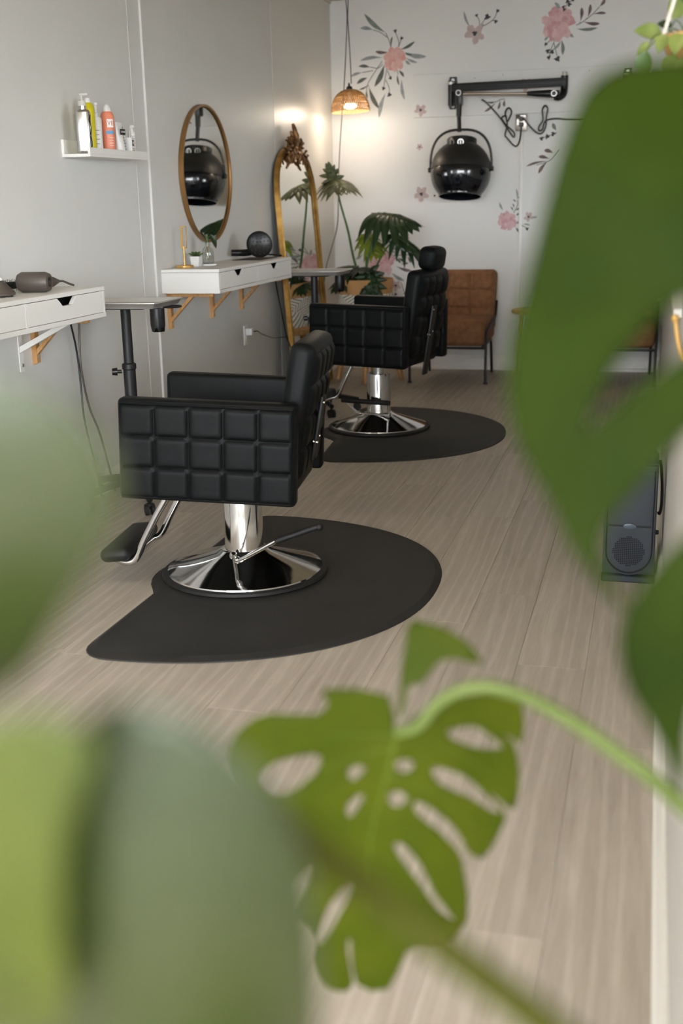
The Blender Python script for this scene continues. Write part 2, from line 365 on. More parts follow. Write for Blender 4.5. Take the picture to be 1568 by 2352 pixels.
def make_chair(label, loc, rotz, lift, headrest, tilt, lever_kind, group, sh):
    t = thing('styling_chair', label, 'chair', loc, (0, 0, rotz), group)
    # base (lathe), rubber ring, column
    bs = B().lathe([(0, 0.012), (0.262, 0.010), (0.270, 0.014), (0.268, 0.022), (0.245, 0.030), (0.10, 0.078), (0.082, 0.088), (0.074, 0.092), (0.0, 0.092)], seg=72).o('base', m_chrome, t, smooth=30)
    B().lathe([(0.262, 0.0), (0.284, 0.0), (0.288, 0.006), (0.284, 0.014), (0.268, 0.018)], seg=72).o('base_ring', m_rubber, t)
    B().lathe([(0.069, 0.088), (0.067, 0.10), (0.066, 0.285+lift*0.3), (0.064, 0.292+lift*0.3), (0.0, 0.292+lift*0.3)], seg=48).o('column', m_chrome, t)
    B().cyl((0, 0, 0.25), (0, 0, 0.345+lift), 0.028, seg=24).o('piston', m_steel, t)
    z0 = lift
    # pump lever
    lv = B()
    if lever_kind == 'bar':
        lv.tube([(-0.02, -0.085, 0.085), (0.0, -0.15, 0.095), (0.03, -0.20, 0.105), (0.155, -0.215, 0.178), (0.20, -0.22, 0.195)], 0.0075, smooth=5)
        lv.sph((-0.02, -0.085, 0.085), 0.014).sph((0.02, -0.19, 0.102), 0.012); l_ = lv.o('pump_lever', m_chrome, t)
        B().tube([(0.155, -0.215, 0.178), (0.23, -0.222, 0.207), (0.285, -0.225, 0.228), (0.305, -0.225, 0.232)], 0.011, smooth=5).sph((0.302, -0.225, 0.232), 0.013).o('grip', m_rubber, l_)
    else:
        B().cyl((-0.10, -0.078, 0.090), (0.10, -0.078, 0.090), 0.006).o('pedal_axle', m_chrome, t)
        lv.cyl((-0.10, -0.078, 0.090), (0.10, -0.078, 0.090), 0.005)
        for s_ in (-1, 1):
            lv.tube([(s_*0.088, -0.075, 0.090), (s_*0.10, -0.085, 0.098), (s_*0.135, -0.17, 0.175)], 0.007, smooth=4); lv.cyl((s_*0.075, -0.078, 0.090), (s_*0.105, -0.078, 0.090), 0.011)
        l_ = lv.o('pump_lever', m_chrome, t)
        B().tube([(-0.145, -0.172, 0.175), (0.145, -0.172, 0.175)], 0.014).o('grip', m_rubber, l_)
    # tilting upper body
    ct, st = math.cos(tilt), math.sin(tilt)
    T = Matrix.Translation((0, 0, 0.34+z0)) @ Matrix.Rotation(tilt, 4, 'Y') @ Matrix.Translation((0, 0, -0.34))
    def done(b, name, m, parent=t, **k):
        bmesh.ops.transform(b.bm, matrix=T, verts=b.bm.verts); return b.o(name, m, parent, **k)
    X0, X1 = -0.330+sh, 0.240+sh
    ZA, ZB = 0.322, 0.648
    for s_ in (-1, 1):
        b = B(); yo = s_*0.305
        b.box(((X0+X1)/2, s_*0.272, (ZA+ZB)/2), (X1-X0, 0.062, ZB-ZA), 0.016, 3)
        tuft_face(b, X1-X0-0.016, ZB-ZA-0.026, 5, 3, s_*0.302, s_, X0+0.008, ZA+0.008)
        arm = done(b, 'armrest', m_leather, smooth=55)
        pp = B()   # piping round the outer edge
        zz0, zz1 = ZA+0.010, ZB-0.014
        pp.tube([(X0+0.012, yo, zz0), (X1-0.012, yo, zz0), (X1-0.010, yo, zz1), (X0+0.012, yo, zz1)], 0.005, 6, closed=True)
        done(pp, 'piping', m_leather, arm)
    # seat cushion with front roll and pan under it
    b = B().box((-0.085+sh, 0, 0.425), (0.46, 0.475, 0.11), 0.030, 4); done(b, 'seat', m_leather, smooth=60)
    b = B().box((-0.02+sh, 0, 0.352), (0.40, 0.44, 0.05), 0.008, 2); done(b, 'seat_pan', m_blackmatte)
    # backrest: slab leaning back, quilted behind
    lean = math.radians(8)
    L_ = Matrix.Translation((0.142+sh, 0, 0.36)) @ Matrix.Rotation(lean, 4, 'Y')
    hb = 0.475
    b = B().box((0.035, 0, hb/2), (0.085, 0.41, hb), 0.030, 4)
    q = B()
    def f(u, v):
        cu = (u*4) % 1.0; cv = (v*4) % 1.0
        pu = 1 if u in (0, 1) else abs(2*cu-1)**4; pv = 1 if v in (0, 1) else abs(2*cv-1)**4
        return Vector((0.076+0.016*((1-pu)*(1-pv))**0.5, -0.185+0.37*u, 0.03+(hb-0.06)*v))
    q.grid(28, 28, f)
    me_ = bpy.data.meshes.new('tmp'); q.bm.to_mesh(me_); q.bm.free(); b.bm.from_mesh(me_); bpy.data.meshes.remove(me_)
    bmesh.ops.transform(b.bm, matrix=L_, verts=b.bm.verts); back = done(b, 'backrest', m_leather, smooth=55)
    bl = 0.38 if headrest else 0.22
    b = B().box((0.097, 0.0, 0.29-bl/2), (0.012, 0.06, bl), 0.005, 2)
    bmesh.ops.transform(b.bm, matrix=L_, verts=b.bm.verts); done(b, 'back_bracket', m_blackmatte, back)
    for (sy, sz) in ((-0.02, 0.27), (-0.025, 0.135), (0.010, 0.150)):
        b = B().cyl((0.090, sy, sz), (0.107, sy, sz), 0.0052, 0.004, 14)
        bmesh.ops.transform(b.bm, matrix=L_, verts=b.bm.verts); done(b, 'screw', mat('nickel_screw', (206, 196, 176), 0.3, 0.8, var=0.03), back)
    b = B().box((0.165+sh, 0, 0.385), (0.10, 0.44, 0.14), 0.03, 3); done(b, 'back_skirt', m_leather, smooth=60)
    if headrest:
        b = B().box((0.045, 0, hb+0.060), (0.100, 0.19, 0.122), 0.036, 5)
        bmesh.ops.transform(b.bm, matrix=L_, verts=b.bm.verts); h = done(b, 'headrest', m_leather, smooth=70)
        b = B().box((0.05, 0, hb-0.02), (0.012, 0.05, 0.14), 0.003, 1)
        bmesh.ops.transform(b.bm, matrix=L_, verts=b.bm.verts); done(b, 'headrest_post', m_steel, h)
    # footrest
    b = B()
    for s_ in (-1, 1):
        b.tube([(-0.05, s_*0.15, 0.345), (-0.18, s_*0.15, 0.335), (-0.235, s_*0.15, 0.265), (-0.295, s_*0.15, 0.150), (-0.330, s_*0.15, 0.075), (-0.360, s_*0.15, 0.058), (-0.40, s_*0.14, 0.062)], 0.0125, 12, smooth=5)
    b.tube([(-0.36, -0.15, 0.058), (-0.36, 0.15, 0.058)], 0.009, 10)
    fr = done(b, 'footrest', m_chrome)
    b = B().box((-0.400, 0, 0.085), (0.105, 0.36, 0.050), 0.024, 4, rot=Matrix.Rotation(math.radians(-8), 3, 'Y')); done(b, 'foot_pad', m_rubber, fr, smooth=70)
    return t
CG = 'quilted black styling chairs'
make_chair('black quilted styling chair without headrest, nearest to camera, footrest by the leaves', (-1.325, 3.575, 0.0125), math.radians(7), 0.0, False, math.radians(2.4), 'bar', CG, 0.0)
make_chair('black quilted styling chair with round headrest, in front of brown lounge chair', (-1.462, 6.215, 0.0125), math.radians(-12), 0.062, True, math.radians(1.0), 'pedal', CG, 0.055)

# ------------------------------------------------------------------ half-round mats
def make_mat(label, cx, cy, rot, bx):
    """straight edge at local x=0, dome towards +x ; bx = base centre in local x"""
    hw, dep = 0.785, 0.915
    out = []
    n = 60
    for i in range(n+1):
        a = -PI/2 + PI*i/n
        # super-ellipse for the rounded side
        c_, s_ = math.cos(a), math.sin(a)
        out.append((0.10+(dep-0.10)*max(0, c_)**0.92, hw*math.copysign(abs(s_)**0.90, s_)))
    # top corner, straight edge with bulge round the base, bottom corner
    cor = []
    for i in range(1, 7):
        a = PI/2*i/7; cor.append((0.10-0.10*math.sin(a), hw-0.10*(1-math.cos(a))))
    edge = []
    for i in range(0, 31):
        yv = (hw-0.11)-(2*hw-0.22)*i/30
        d = 0.315**2-yv*yv; xv = 0.0
        if d > 0: xv = min(0, bx-math.sqrt(d))
        edge.append((xv, yv))
    cor2 = [(x_, -y_) for x_, y_ in cor[::-1]]
    poly = out+cor+edge+cor2
    b = B(); N_ = len(poly)
    c = Vector((0.42, 0, 0))
    def ring(s_, z):
        return [b.bm.verts.new((c.x+(px_-c.x)*s_, py_*s_, z)) for px_, py_ in poly]
    r0 = ring(1.0, 0.0005); r1 = ring(0.998, 0.004); r2 = ring(0.955, 0.0125)
    for a_, b_ in ((r0, r1), (r1, r2)):
        for i in range(N_): b.bm.faces.new((a_[i], a_[(i+1) % N_], b_[(i+1) % N_], b_[i]))
    b.bm.faces.new(r2); b.bm.faces.new(r0[::-1])
    m_ = b.o('floor_mat', m_mat, None, (cx, cy, 0), (0, 0, rot), smooth=15)
    return tag(m_, label, 'mat', 'half-round black salon mats')
make_mat('half-round black anti-fatigue mat under the nearest styling chair', -1.560, 3.545, math.radians(0), 0.235)
make_mat('half-round black anti-fatigue mat under styling chair with headrest', -1.655, 6.12, math.radians(5.5), 0.195)

# ------------------------------------------------------------------ brown lounge chairs
def make_lounge(label, x, y):
    t = thing('lounge_chair', label, 'chair', (x, y, 0), group='brown tufted lounge chairs')
    hw = 0.265
    # local y: front = -0.32, back = +0.30
    b = B().box((0, -0.035, 0.345), (2*hw-0.01, 0.545, 0.175), 0.045, 5)
    for v in b.bm.verts:
        if v.co.z > 0.38: v.co.z += 0.012*math.cos(v.co.x/hw*1.3)
    b.o('seat', m_brown, t, smooth=70)
    lean = math.radians(-13)
    L_ = Matrix.Translation((0, 0.165, 0.33)) @ Matrix.Rotation(lean, 4, 'X')
    b = B().box((0, 0.045, 0.22), (2*hw-0.005, 0.095, 0.44), 0.038, 4)
    q = B()
    def f(u, v):
        xx_ = u*3; zz_ = v*3.0
        du = abs(xx_-round(xx_)) if 0 < round(xx_) < 3 else 1; dv = abs(zz_-round(zz_)) if 0 < round(zz_) < 3 else 1
        g = max(math.exp(-(du/0.05)**2), math.exp(-(dv/0.05)**2))*1.0
        bt = math.exp(-((du*du+dv*dv)/0.015)) if du < 1 and dv < 1 else 0
        e = min(u, 1-u, v, 1-v); rim = max(0, 1-e/0.05)
        return Vector((-hw+0.02+(2*hw-0.04)*u, -0.024+0.011*g+0.009*bt+0.020*rim**2, 0.025+0.395*v))
    q.grid(60, 48, f)
    me_ = bpy.data.meshes.new('tmp'); q.bm.to_mesh(me_); q.bm.free(); b.bm.from_mesh(me_); bpy.data.meshes.remove(me_)
    bmesh.ops.transform(b.bm, matrix=L_, verts=b.bm.verts); back = b.o('backrest', m_brown, t, smooth=60)
    for i in (1, 2):
        for j in (1, 2):
            k = L_ @ Vector((-hw+0.02+(2*hw-0.04)*i/3, -0.006, 0.025+0.395*j/3)); B().sph(k, 0.010, sy=0.5, u=10, v=8).o('button', m_brown, back)
    for s_ in (-1, 1):
        B().tube([(s_*(hw+0.004), -0.315, 0.0), (s_*(hw+0.004), -0.315, 0.335), (s_*(hw+0.004), -0.30, 0.355), (s_*(hw+0.004), 0.14, 0.415), (s_*(hw+0.004), 0.19, 0.44), (s_*(hw+0.004), 0.235, 0.53)], 0.0095, 10).o('side_frame', m_blackmatte, t)
        B().tube([(s_*(hw-0.03), 0.275, 0.0), (s_*(hw-0.03), 0.20, 0.258)], 0.0095, 10).o('leg', m_blackmatte, t)
        B().cyl((s_*(hw+0.004), -0.315, 0.0), (s_*(hw+0.004), -0.315, 0.012), 0.015, seg=14).o('foot', m_blackmatte, t)
    B().tube([(-hw-0.004, -0.315, 0.250), (hw+0.004, -0.315, 0.250)], 0.0085).tube([(-hw+0.03, 0.20, 0.25), (hw-0.03, 0.20, 0.25)], 0.0085).tube([(-hw+0.03, -0.315, 0.25), (-hw+0.03, 0.20, 0.25)], 0.0085).tube([(hw-0.03, -0.315, 0.25), (hw-0.03, 0.20, 0.25)], 0.0085).o('under_frame', m_blackmatte, t)
    return t
make_lounge('brown tufted lounge chair directly behind styling chair with headrest', -1.370, 8.245)
make_lounge('brown tufted lounge chair mostly hidden by big leaf, beside low partition', -0.232, 8.245)
# side table between the two
t = thing('side_table', 'small round side table between the two brown chairs', 'table', (-0.79, 8.20, 0))
B().lathe([(0, 0.470), (0.158, 0.470), (0.165, 0.476), (0.165, 0.490), (0.160, 0.495), (0, 0.495)], seg=48).o('table_top', m_pine, t)
for k in range(3):
    a = PI/6+k*2*PI/3
    B().cyl((0.15*math.cos(a), 0.15*math.sin(a), 0), (0.11*math.cos(a), 0.11*math.sin(a), 0.472), 0.009, 0.014, 12).o('leg', m_pine, t)

# ------------------------------------------------------------------ wall-hung drawer shelves
def drawer_shelf(label, y0, y1, ztop, fx):
    """near end y0, far end y1; front plane fx"""
    t = thing('drawer_shelf', label, 'shelf', (WX, y0, ztop-0.118), group='white wall-hung drawer shelves')
    L = y1-y0; Dp = fx-WX; Hh = 0.118; th = 0.016; bt = 0.018
    b = B().box((Dp/2, L/2, Hh-th/2), (Dp, L, th), 0.0015, 1)
    b.box((Dp/2, L/2, bt/2), (Dp, L, bt), 0.0015, 1)
    for yv in (th/2, L/2, L-th/2): b.box((Dp/2-0.001, yv, Hh/2), (Dp-0.002, th, Hh-th-bt), 0.001, 1)
    b.box((0.005, L/2, Hh/2), (0.01, L-0.004, Hh-0.03)); b.o('body', m_white, t, smooth=0)
    for k in range(2):
        a0 = th+0.002+k*(L/2-th/2); a1 = a0+L/2-1.5*th-0.004
        zb, zt = bt+0.002, Hh-th-0.002; m0 = (a0+a1)/2
        poly = [(a0, zb), (a1, zb), (a1, zt)]
        for i in range(0, 9):   # cut-out finger pull
            u = i/8; yv = m0+0.075-u*0.15
            e = max(0, min(1, (0.075-abs(yv-m0))/0.042)); s_ = e*e*(3-2*e)
            poly.append((yv, zt-0.030*s_))
        poly.append((a0, zt))
        d = B().prism(poly, 'x', Dp-0.018, Dp-0.002).o('drawer', m_white, t, smooth=0)
        B().box((Dp-0.05, m0, Hh/2), (0.004, a1-a0-0.01, Hh-th-bt-0.006)).o('drawer_shade', m_black, d, smooth=0)  # thin black sheet stands in for the shade behind the finger pull
    return t
drawer_shelf('white two-drawer wall shelf holding grey styling tools, cut by left edge', 2.95, 4.140, 0.953, -2.066)
drawer_shelf('white two-drawer wall shelf under the round mirror', 5.372, 6.560, 0.944, -2.060)
def wood_bracket(label, y, ztop, grp='wooden shelf brackets'):
    t = thing('shelf_bracket', label, 'bracket', (WX, y, ztop-0.185), group=grp)
    B().box((0.125, 0, 0.175), (0.25, 0.028, 0.020), 0.002, 1).o('top_arm', m_pine, t, smooth=0)
    B().prism([(0, -0.0), (0.020, 0.008), (0.020, 0.165), (0, 0.165)], 'y', -0.014, 0.014).o('wall_arm', m_pine, t, smooth=0)
    B().prism([(0.020, 0.040), (0.020, 0.062), (0.118, 0.165), (0.142, 0.165)], 'y', -0.010, 0.010).o('brace', m_pine, t, smooth=0)
    B().cyl((0.012, 0, 0.030), (0.022, 0, 0.030), 0.005).o('screw', m_steel, t)
for i, (yv, d) in enumerate(((5.437, 'nearest to the camera'), (6.02, 'in the middle'), (6.50, 'next to the standing mirror'))):
    wood_bracket('wooden bracket under the far drawer shelf, '+d, yv, 0.826)
wood_bracket('wooden bracket under the near drawer shelf, behind the white metal one', 4.085, 0.835)
t = thing('shelf_bracket', 'white metal bracket under the near drawer shelf', 'bracket', (WX, 3.985, 0.635))
B().box((0.002, 0, 0.10), (0.004, 0.030, 0.200)).o('wall_arm', m_white, t, smooth=0)
B().box((0.130, 0, 0.1975), (0.26, 0.030, 0.004)).o('top_arm', m_white, t, smooth=0)
B().prism([(0.004, 0.075), (0.004, 0.098), (0.205, 0.196), (0.245, 0.196)], 'y', -0.010, 0.010).o('brace', m_white, t, smooth=0)
B().cyl((0.004, 0, 0.025), (0.008, 0, 0.025), 0.007).o('screw', m_steel, t)

# ------------------------------------------------------------------ picture ledge and bottles
LZ = 1.450; LF = -2.238
t = thing('picture_ledge', 'white picture ledge holding hair product bottles', 'ledge', (WX, 4.44, LZ))
B().box((0.064, 0.29, 0.006), (0.128, 0.56, 0.012), 0.001, 1).o('bottom_board', m_white, t, smooth=0)
B().box((0.006, 0.29, 0.041), (0.012, 0.56, 0.058), 0.001, 1).o('back_board', m_white, t, smooth=0)
B().box((0.122, 0.29, 0.024), (0.012, 0.56, 0.024), 0.001, 1).o('front_lip', m_white, t, smooth=0)
ZL = LZ+0.012
m_yel = mat('yellow_can', (222, 208, 30), 0.4, var=0.04); m_or = mat('coral_can', (232, 138, 108), 0.42, var=0.03)
m_bl = mat('blue_label', (92, 170, 222), 0.5, var=0.02); m_ink = mat('black_print', (18, 18, 18), 0.6, var=0.02)
m_wp = mat('white_print', (240, 240, 238), 0.5, var=0.01); m_op = mat('coral_print', (228, 130, 100), 0.5, var=0.02)
m_silver = mat('mirror_silver', (205, 204, 202), 0.20, 1.0, var=0.02); m_clear = mat('frosted_cap', (222, 220, 212), 0.25, var=0.01, alpha=0.6)
def face_mtx(px, py, pz, ang):
    """lettering plane whose normal points at angle ang in xy (0 = +x)"""
    n = Vector((math.cos(ang), math.sin(ang), 0)); u = Vector((0, 0, 1)).cross(n); 
    return Matrix((( u.x, 0, n.x, px), (u.y, 0, n.y, py), (0, 1, 0, pz), (0, 0, 0, 1)))
BG = 'hair products on the ledge'
def bottle(name, label, y, prof, m, x=-2.285, capprof=None, capm=None):
    t = thing(name, label, 'bottle', (x, y, ZL), group=BG)
    bd = B().lathe(prof, seg=32).o('body', m, t)
    if capprof: B().lathe(capprof, seg=24).o('cap', capm, t)
    return t, bd
A0 = math.radians(-62)   # print faces the room
# silver pump bottle (rounded-square)
t = thing('pump_bottle', 'mirror-silver pump bottle with black wavy script, leftmost on ledge', 'bottle', (-2.276, 4.482, ZL), (0, 0, math.radians(20)), group=BG)
B().box((0, 0, 0.086), (0.058, 0.058, 0.172), 0.012, 3).o('body', m_silver, t)
B().cyl((0, 0, 0.172), (0, 0, 0.186), 0.014).o('neck', m_silver, t)
B().cyl((0, 0, 0.186), (0, 0, 0.206), 0.016, 0.015).o('collar', m_clear, t)
B().cyl((0, 0, 0.206), (0, 0, 0.225), 0.005).box((0.008, 0, 0.230), (0.036, 0.013, 0.011), 0.004, 2).o('pump', m_clear, t)
wv = []
for k in range(13): wv.append((0.0296, -0.016+0.010*math.sin(k*1.1), 0.025+k*0.0105))
B().tube(wv, lambda q: 0.0014+0.0012*abs(math.sin(q*9)), 6, smooth=3).o('script_mark', m_ink, t)
t, _b = bottle('spray_can', 'tall yellow spray can with white cap beside silver bottle', 4.573, [(0, 0), (0.025, 0), (0.026, 0.004), (0.026, 0.178), (0.022, 0.196), (0.013, 0.206), (0, 0.206)], m_yel, -2.297, [(0.0125, 0.206), (0.0125, 0.214), (0.010, 0.224), (0, 0.225)], m_whiteplastic)
lettering('Oi', 0.014, m_ink, t, face_mtx(0.0262*math.cos(A0), 0.0262*math.sin(A0), 0.150, A0))
for k in range(3): B().box((0.0258*math.cos(A0), 0.0258*math.sin(A0), 0.134-k*0.007), (0.001, 0.016-0.004*k, 0.0022), rot=Matrix.Rotation(A0, 3, 'Z')).o('print_line', m_ink, t, smooth=0)
t, _b = bottle('pump_bottle', 'slim white pump bottle between yellow and coral cans', 4.648, [(0, 0), (0.021, 0), (0.022, 0.003), (0.022, 0.148), (0.019, 0.153), (0.009, 0.155), (0, 0.155)], m_whiteplastic, -2.300, [(0.009, 0.155), (0.009, 0.170), (0.0055, 0.172), (0.0055, 0.200), (0.010, 0.202), (0.010, 0.211), (0, 0.212)], m_whiteplastic)
for k in range(4): B().box((0.0222*math.cos(A0), 0.0222*math.sin(A0), 0.10-k*0.018), (0.001, 0.020-0.004*(k % 2), 0.0018), rot=Matrix.Rotation(A0, 3, 'Z')).o('print_line', m_ink, t, smooth=0)
t, _b = bottle('spray_can', 'coral spray can with white domed cap and white label square', 4.722, [(0, 0), (0.0275, 0), (0.0285, 0.004), (0.0285, 0.160), (0.025, 0.172), (0.018, 0.180), (0, 0.180)], m_or, -2.285, [(0.018, 0.180), (0.0175, 0.188), (0.012, 0.203), (0.005, 0.209), (0, 0.209)], m_whiteplastic)
def patch(t, r, a_c, half, z0, z1, m, name):
    b = B(); b.grid(10, 1, lambda u, v: Vector(((r)*math.cos(a_c-half+2*half*u), (r)*math.sin(a_c-half+2*half*u), z0+(z1-z0)*v)))
    return b.o(name, m, t)
A1 = math.radians(-40)
patch(t, 0.0288, A1, 0.52, 0.115, 0.148, m_wp, 'label_square'); lettering('VE', 0.026, m_op, t, face_mtx(0.0291*math.cos(A1), 0.0291*math.sin(A1), 0.131, A1))
patch(t, 0.0288, A1-0.1, 0.62, 0.088, 0.101, m_bl, 'label_stripe')
for k in range(4): patch(t, 0.0287, A1+0.05, 0.40-0.06*(k % 2), 0.072-k*0.011, 0.074-k*0.011, m_wp, 'print_line')
def tube_bottle(label, y, h, wd, m, x):
    t = thing('squeeze_tube', label, 'tube', (x, y, ZL), group=BG)
    b = B().lathe([(0, 0), (wd*0.5, 0), (wd*0.5, 0.018), (wd*0.55, 0.019)], seg=20)
    b.grid(20, 8, lambda u, v: Vector((wd*0.55*math.cos(2*PI*u)*(1-0.92*v), wd*(0.55+0.15*v)*math.sin(2*PI*u), 0.019+(h-0.019)*v)))
    b.o('body', m, t); return t
t = tube_bottle('white squeeze tube with black letter label, right of coral can', 4.800, 0.140, 0.046, m_whiteplastic, -2.272)
B().box((0.020, -0.004, 0.100), (0.001, 0.034, 0.024), rot=Matrix.Rotation(math.radians(-12), 3, 'Z')).o('label_square', m_ink, t, smooth=0)
lettering('VERB', 0.012, m_wp, t, face_mtx(0.0212, -0.004, 0.100, math.radians(-12)))
t = tube_bottle('black squeeze tube with white print, behind the white tube', 4.848, 0.126, 0.044, m_black, -2.290)
for k in range(5): B().box((0.0215, 0, 0.085-k*0.012), (0.001, 0.028-0.006*(k % 2), 0.003)).o('print_line', m_wp, t, smooth=0)
t = thing('product_box', 'small white carton with black letter label on ledge', 'box', (-2.268, 4.898, ZL), (0, 0, math.radians(8)), group=BG)
B().box((0, 0, 0.041), (0.030, 0.044, 0.082), 0.001, 1).o('body', m_whiteplastic, t, smooth=0)
B().cyl((0.0, 0, 0.082), (0, 0, 0.112), 0.006, 0.004).o('nozzle', m_clear, t)
B().box((0.0152, -0.006, 0.058), (0.001, 0.026, 0.024)).o('label_square', m_ink, t, smooth=0); lettering('VE', 0.018, m_wp, t, face_mtx(0.0160, -0.006, 0.058, 0))
for k in range(3): B().box((0.0152, 0, 0.034-k*0.008), (0.001, 0.028, 0.0016)).o('print_line', m_ink, t, smooth=0)
t, _b = bottle('spray_bottle', 'small white spray bottle at right end of ledge', 4.957, [(0, 0), (0.016, 0), (0.017, 0.002), (0.017, 0.090), (0.014, 0.093), (0, 0.093)], m_whiteplastic, -2.285, [(0.0165, 0.093), (0.0165, 0.103), (0.009, 0.112), (0.008, 0.128), (0, 0.128)], m_whiteplastic)
B().box((0.006, -0.004, 0.132), (0.022, 0.012, 0.012), 0.004, 2).o('spray_head', m_whiteplastic, t)
for k in range(4): patch(t, 0.0172, -0.6, 0.6, 0.060-k*0.012, 0.0615-k*0.012, m_op, 'print_line')

# ------------------------------------------------------------------ mirrors
t = thing('round_mirror', 'round mirror with thin bronze rim on left wall, reflecting the dryer', 'mirror', (WX+0.004, 6.02, 1.408))
RY = Matrix.Rotation(PI/2, 3, 'Y')
B().lathe([(0, 0.0), (0.345, 0.0), (0.345, 0.012), (0, 0.012)], seg=96, rot=RY).o('glass', m_mirror, t, smooth=20)
B().lathe([(0.340, 0.0), (0.356, 0.0), (0.356, 0.024), (0.346, 0.024), (0.340, 0.014)], seg=96, rot=RY).o('rim', m_bronze, t, smooth=30)
B().sph((0.016, 0.0, -0.325), 0.012, sx=0.4, u=12, v=8).o('clip', m_black, t)

# leaning standing mirror: local x = across (world y), local z = up the frame, local -y = towards room
SMW, SMH = 0.84, 1.69
lean = math.radians(4.0)
t = thing('standing_mirror', 'tall arched gold floor mirror with ornate crown leaning in the corner', 'mirror', (-2.236, 7.525, 0.006), (-lean, 0, PI/2))
def arch(hw, zt, zs, n=20, ex=2.3):
    pts = [(-hw, 0.0)]
    for i in range(n+1):
        a = PI-PI*i/n
        c_, s_ = math.cos(a), math.sin(a)
        pts.append((hw*math.copysign(abs(c_)**(2/ex), c_), zs+(zt-zs)*abs(s_)**(2/ex)))
    pts.append((hw, 0.0)); return pts
hw = SMW/2; zs = 1.25; zt = 1.61
po = arch(hw, zt, zs); pi_ = arch(hw-0.045, zt-0.045, zs)
pi_[0] = (pi_[0][0], 0.045); pi_[-1] = (pi_[-1][0], 0.045)
B().prism(pi_, 'y', -0.012, -0.006).o('glass', m_mirror, t, smooth=20)
B().prism(arch(hw-0.008, zt-0.008, zs), 'y', 0.0, 0.012).o('backing', mat('dark_backing', (40, 40, 44), 0.7), t, smooth=20)
fb = B(); n = len(po)
prof = [(0.0, 0.004), (0.0, -0.026), (0.16, -0.034), (0.34, -0.026), (0.45, -0.020), (0.60, -0.026), (0.80, -0.022), (1.0, -0.010)]
rings = []
for (xo, zo), (xi, zi) in zip(po, pi_):
    rings.append([fb.bm.verts.new((xo+(xi-xo)*k, yv, zo+(zi-zo)*k)) for k, yv in prof])
rings.append(rings[0])
for a_, b_ in zip(rings, rings[1:]):
    for k in range(len(prof)-1): fb.bm.faces.new((a_[k], a_[k+1], b_[k+1], b_[k]))
fb.o('frame', m_gold, t, smooth=35)
# crown ornament: scrolls and acanthus leaves
orn = B()
def scroll(cx, cz, r, s_, turns=1.3, th=0.010):
    pts = []
    for i in range(26):
        a = i/25*turns*2*PI; rr = r*(1-0.75*i/25); pts.append((cx+s_*rr*math.cos(a), -0.034, cz+rr*math.sin(a)))
    orn.tube(pts, lambda q: th*(1-0.4*q), 8)
def petal(cx, cz, L, Wd, ang):
    M_ = Matrix.Translation((cx, -0.034, cz)) @ Matrix.Rotation(ang, 4, 'Y')
    for i, (a, k) in enumerate(((0, 1.0), (0.5, 0.7), (-0.5, 0.7))):
        pts = [M_ @ Matrix.Rotation(a, 4, 'Y') @ Vector((0, -0.012*math.sin(PI*q), L*k*q)) for q in (0, .25, .5, .75, 1)]
        orn.tube(pts, lambda q: max(0.004, Wd*math.sin(PI*(0.10+0.72*q))), 8, smooth=2, flat=0.6)
petal(0, zt-0.02, 0.155, 0.018, 0); petal(0, zt-0.01, 0.10, 0.016, 0.0)
for s_ in (-1, 1):
    scroll(s_*0.060, zt+0.018, 0.036, s_); scroll(s_*0.120, zt-0.015, 0.032, s_); scroll(s_*0.035, zt-0.055, 0.028, -s_)
    petal(s_*0.03, zt+0.01, 0.085, 0.013, s_*0.5); petal(s_*0.09, zt-0.005, 0.10, 0.013, s_*1.25); petal(s_*0.17, zt-0.045, 0.10, 0.012, s_*1.75)
    petal(s_*0.10, zt-0.03, 0.10, 0.011, s_*2.7); petal(s_*0.19, zt-0.075, 0.09, 0.010, s_*2.6); petal(s_*0.05, zt-0.03, 0.08, 0.011, s_*3.0)
orn.sph((0, -0.036, zt-0.03), 0.028, sy=0.6).o('crown', mat('bronze_gold', (150, 108, 66), 0.42, 0.7, c2=(98, 66, 38), scale=26), t, smooth=60)

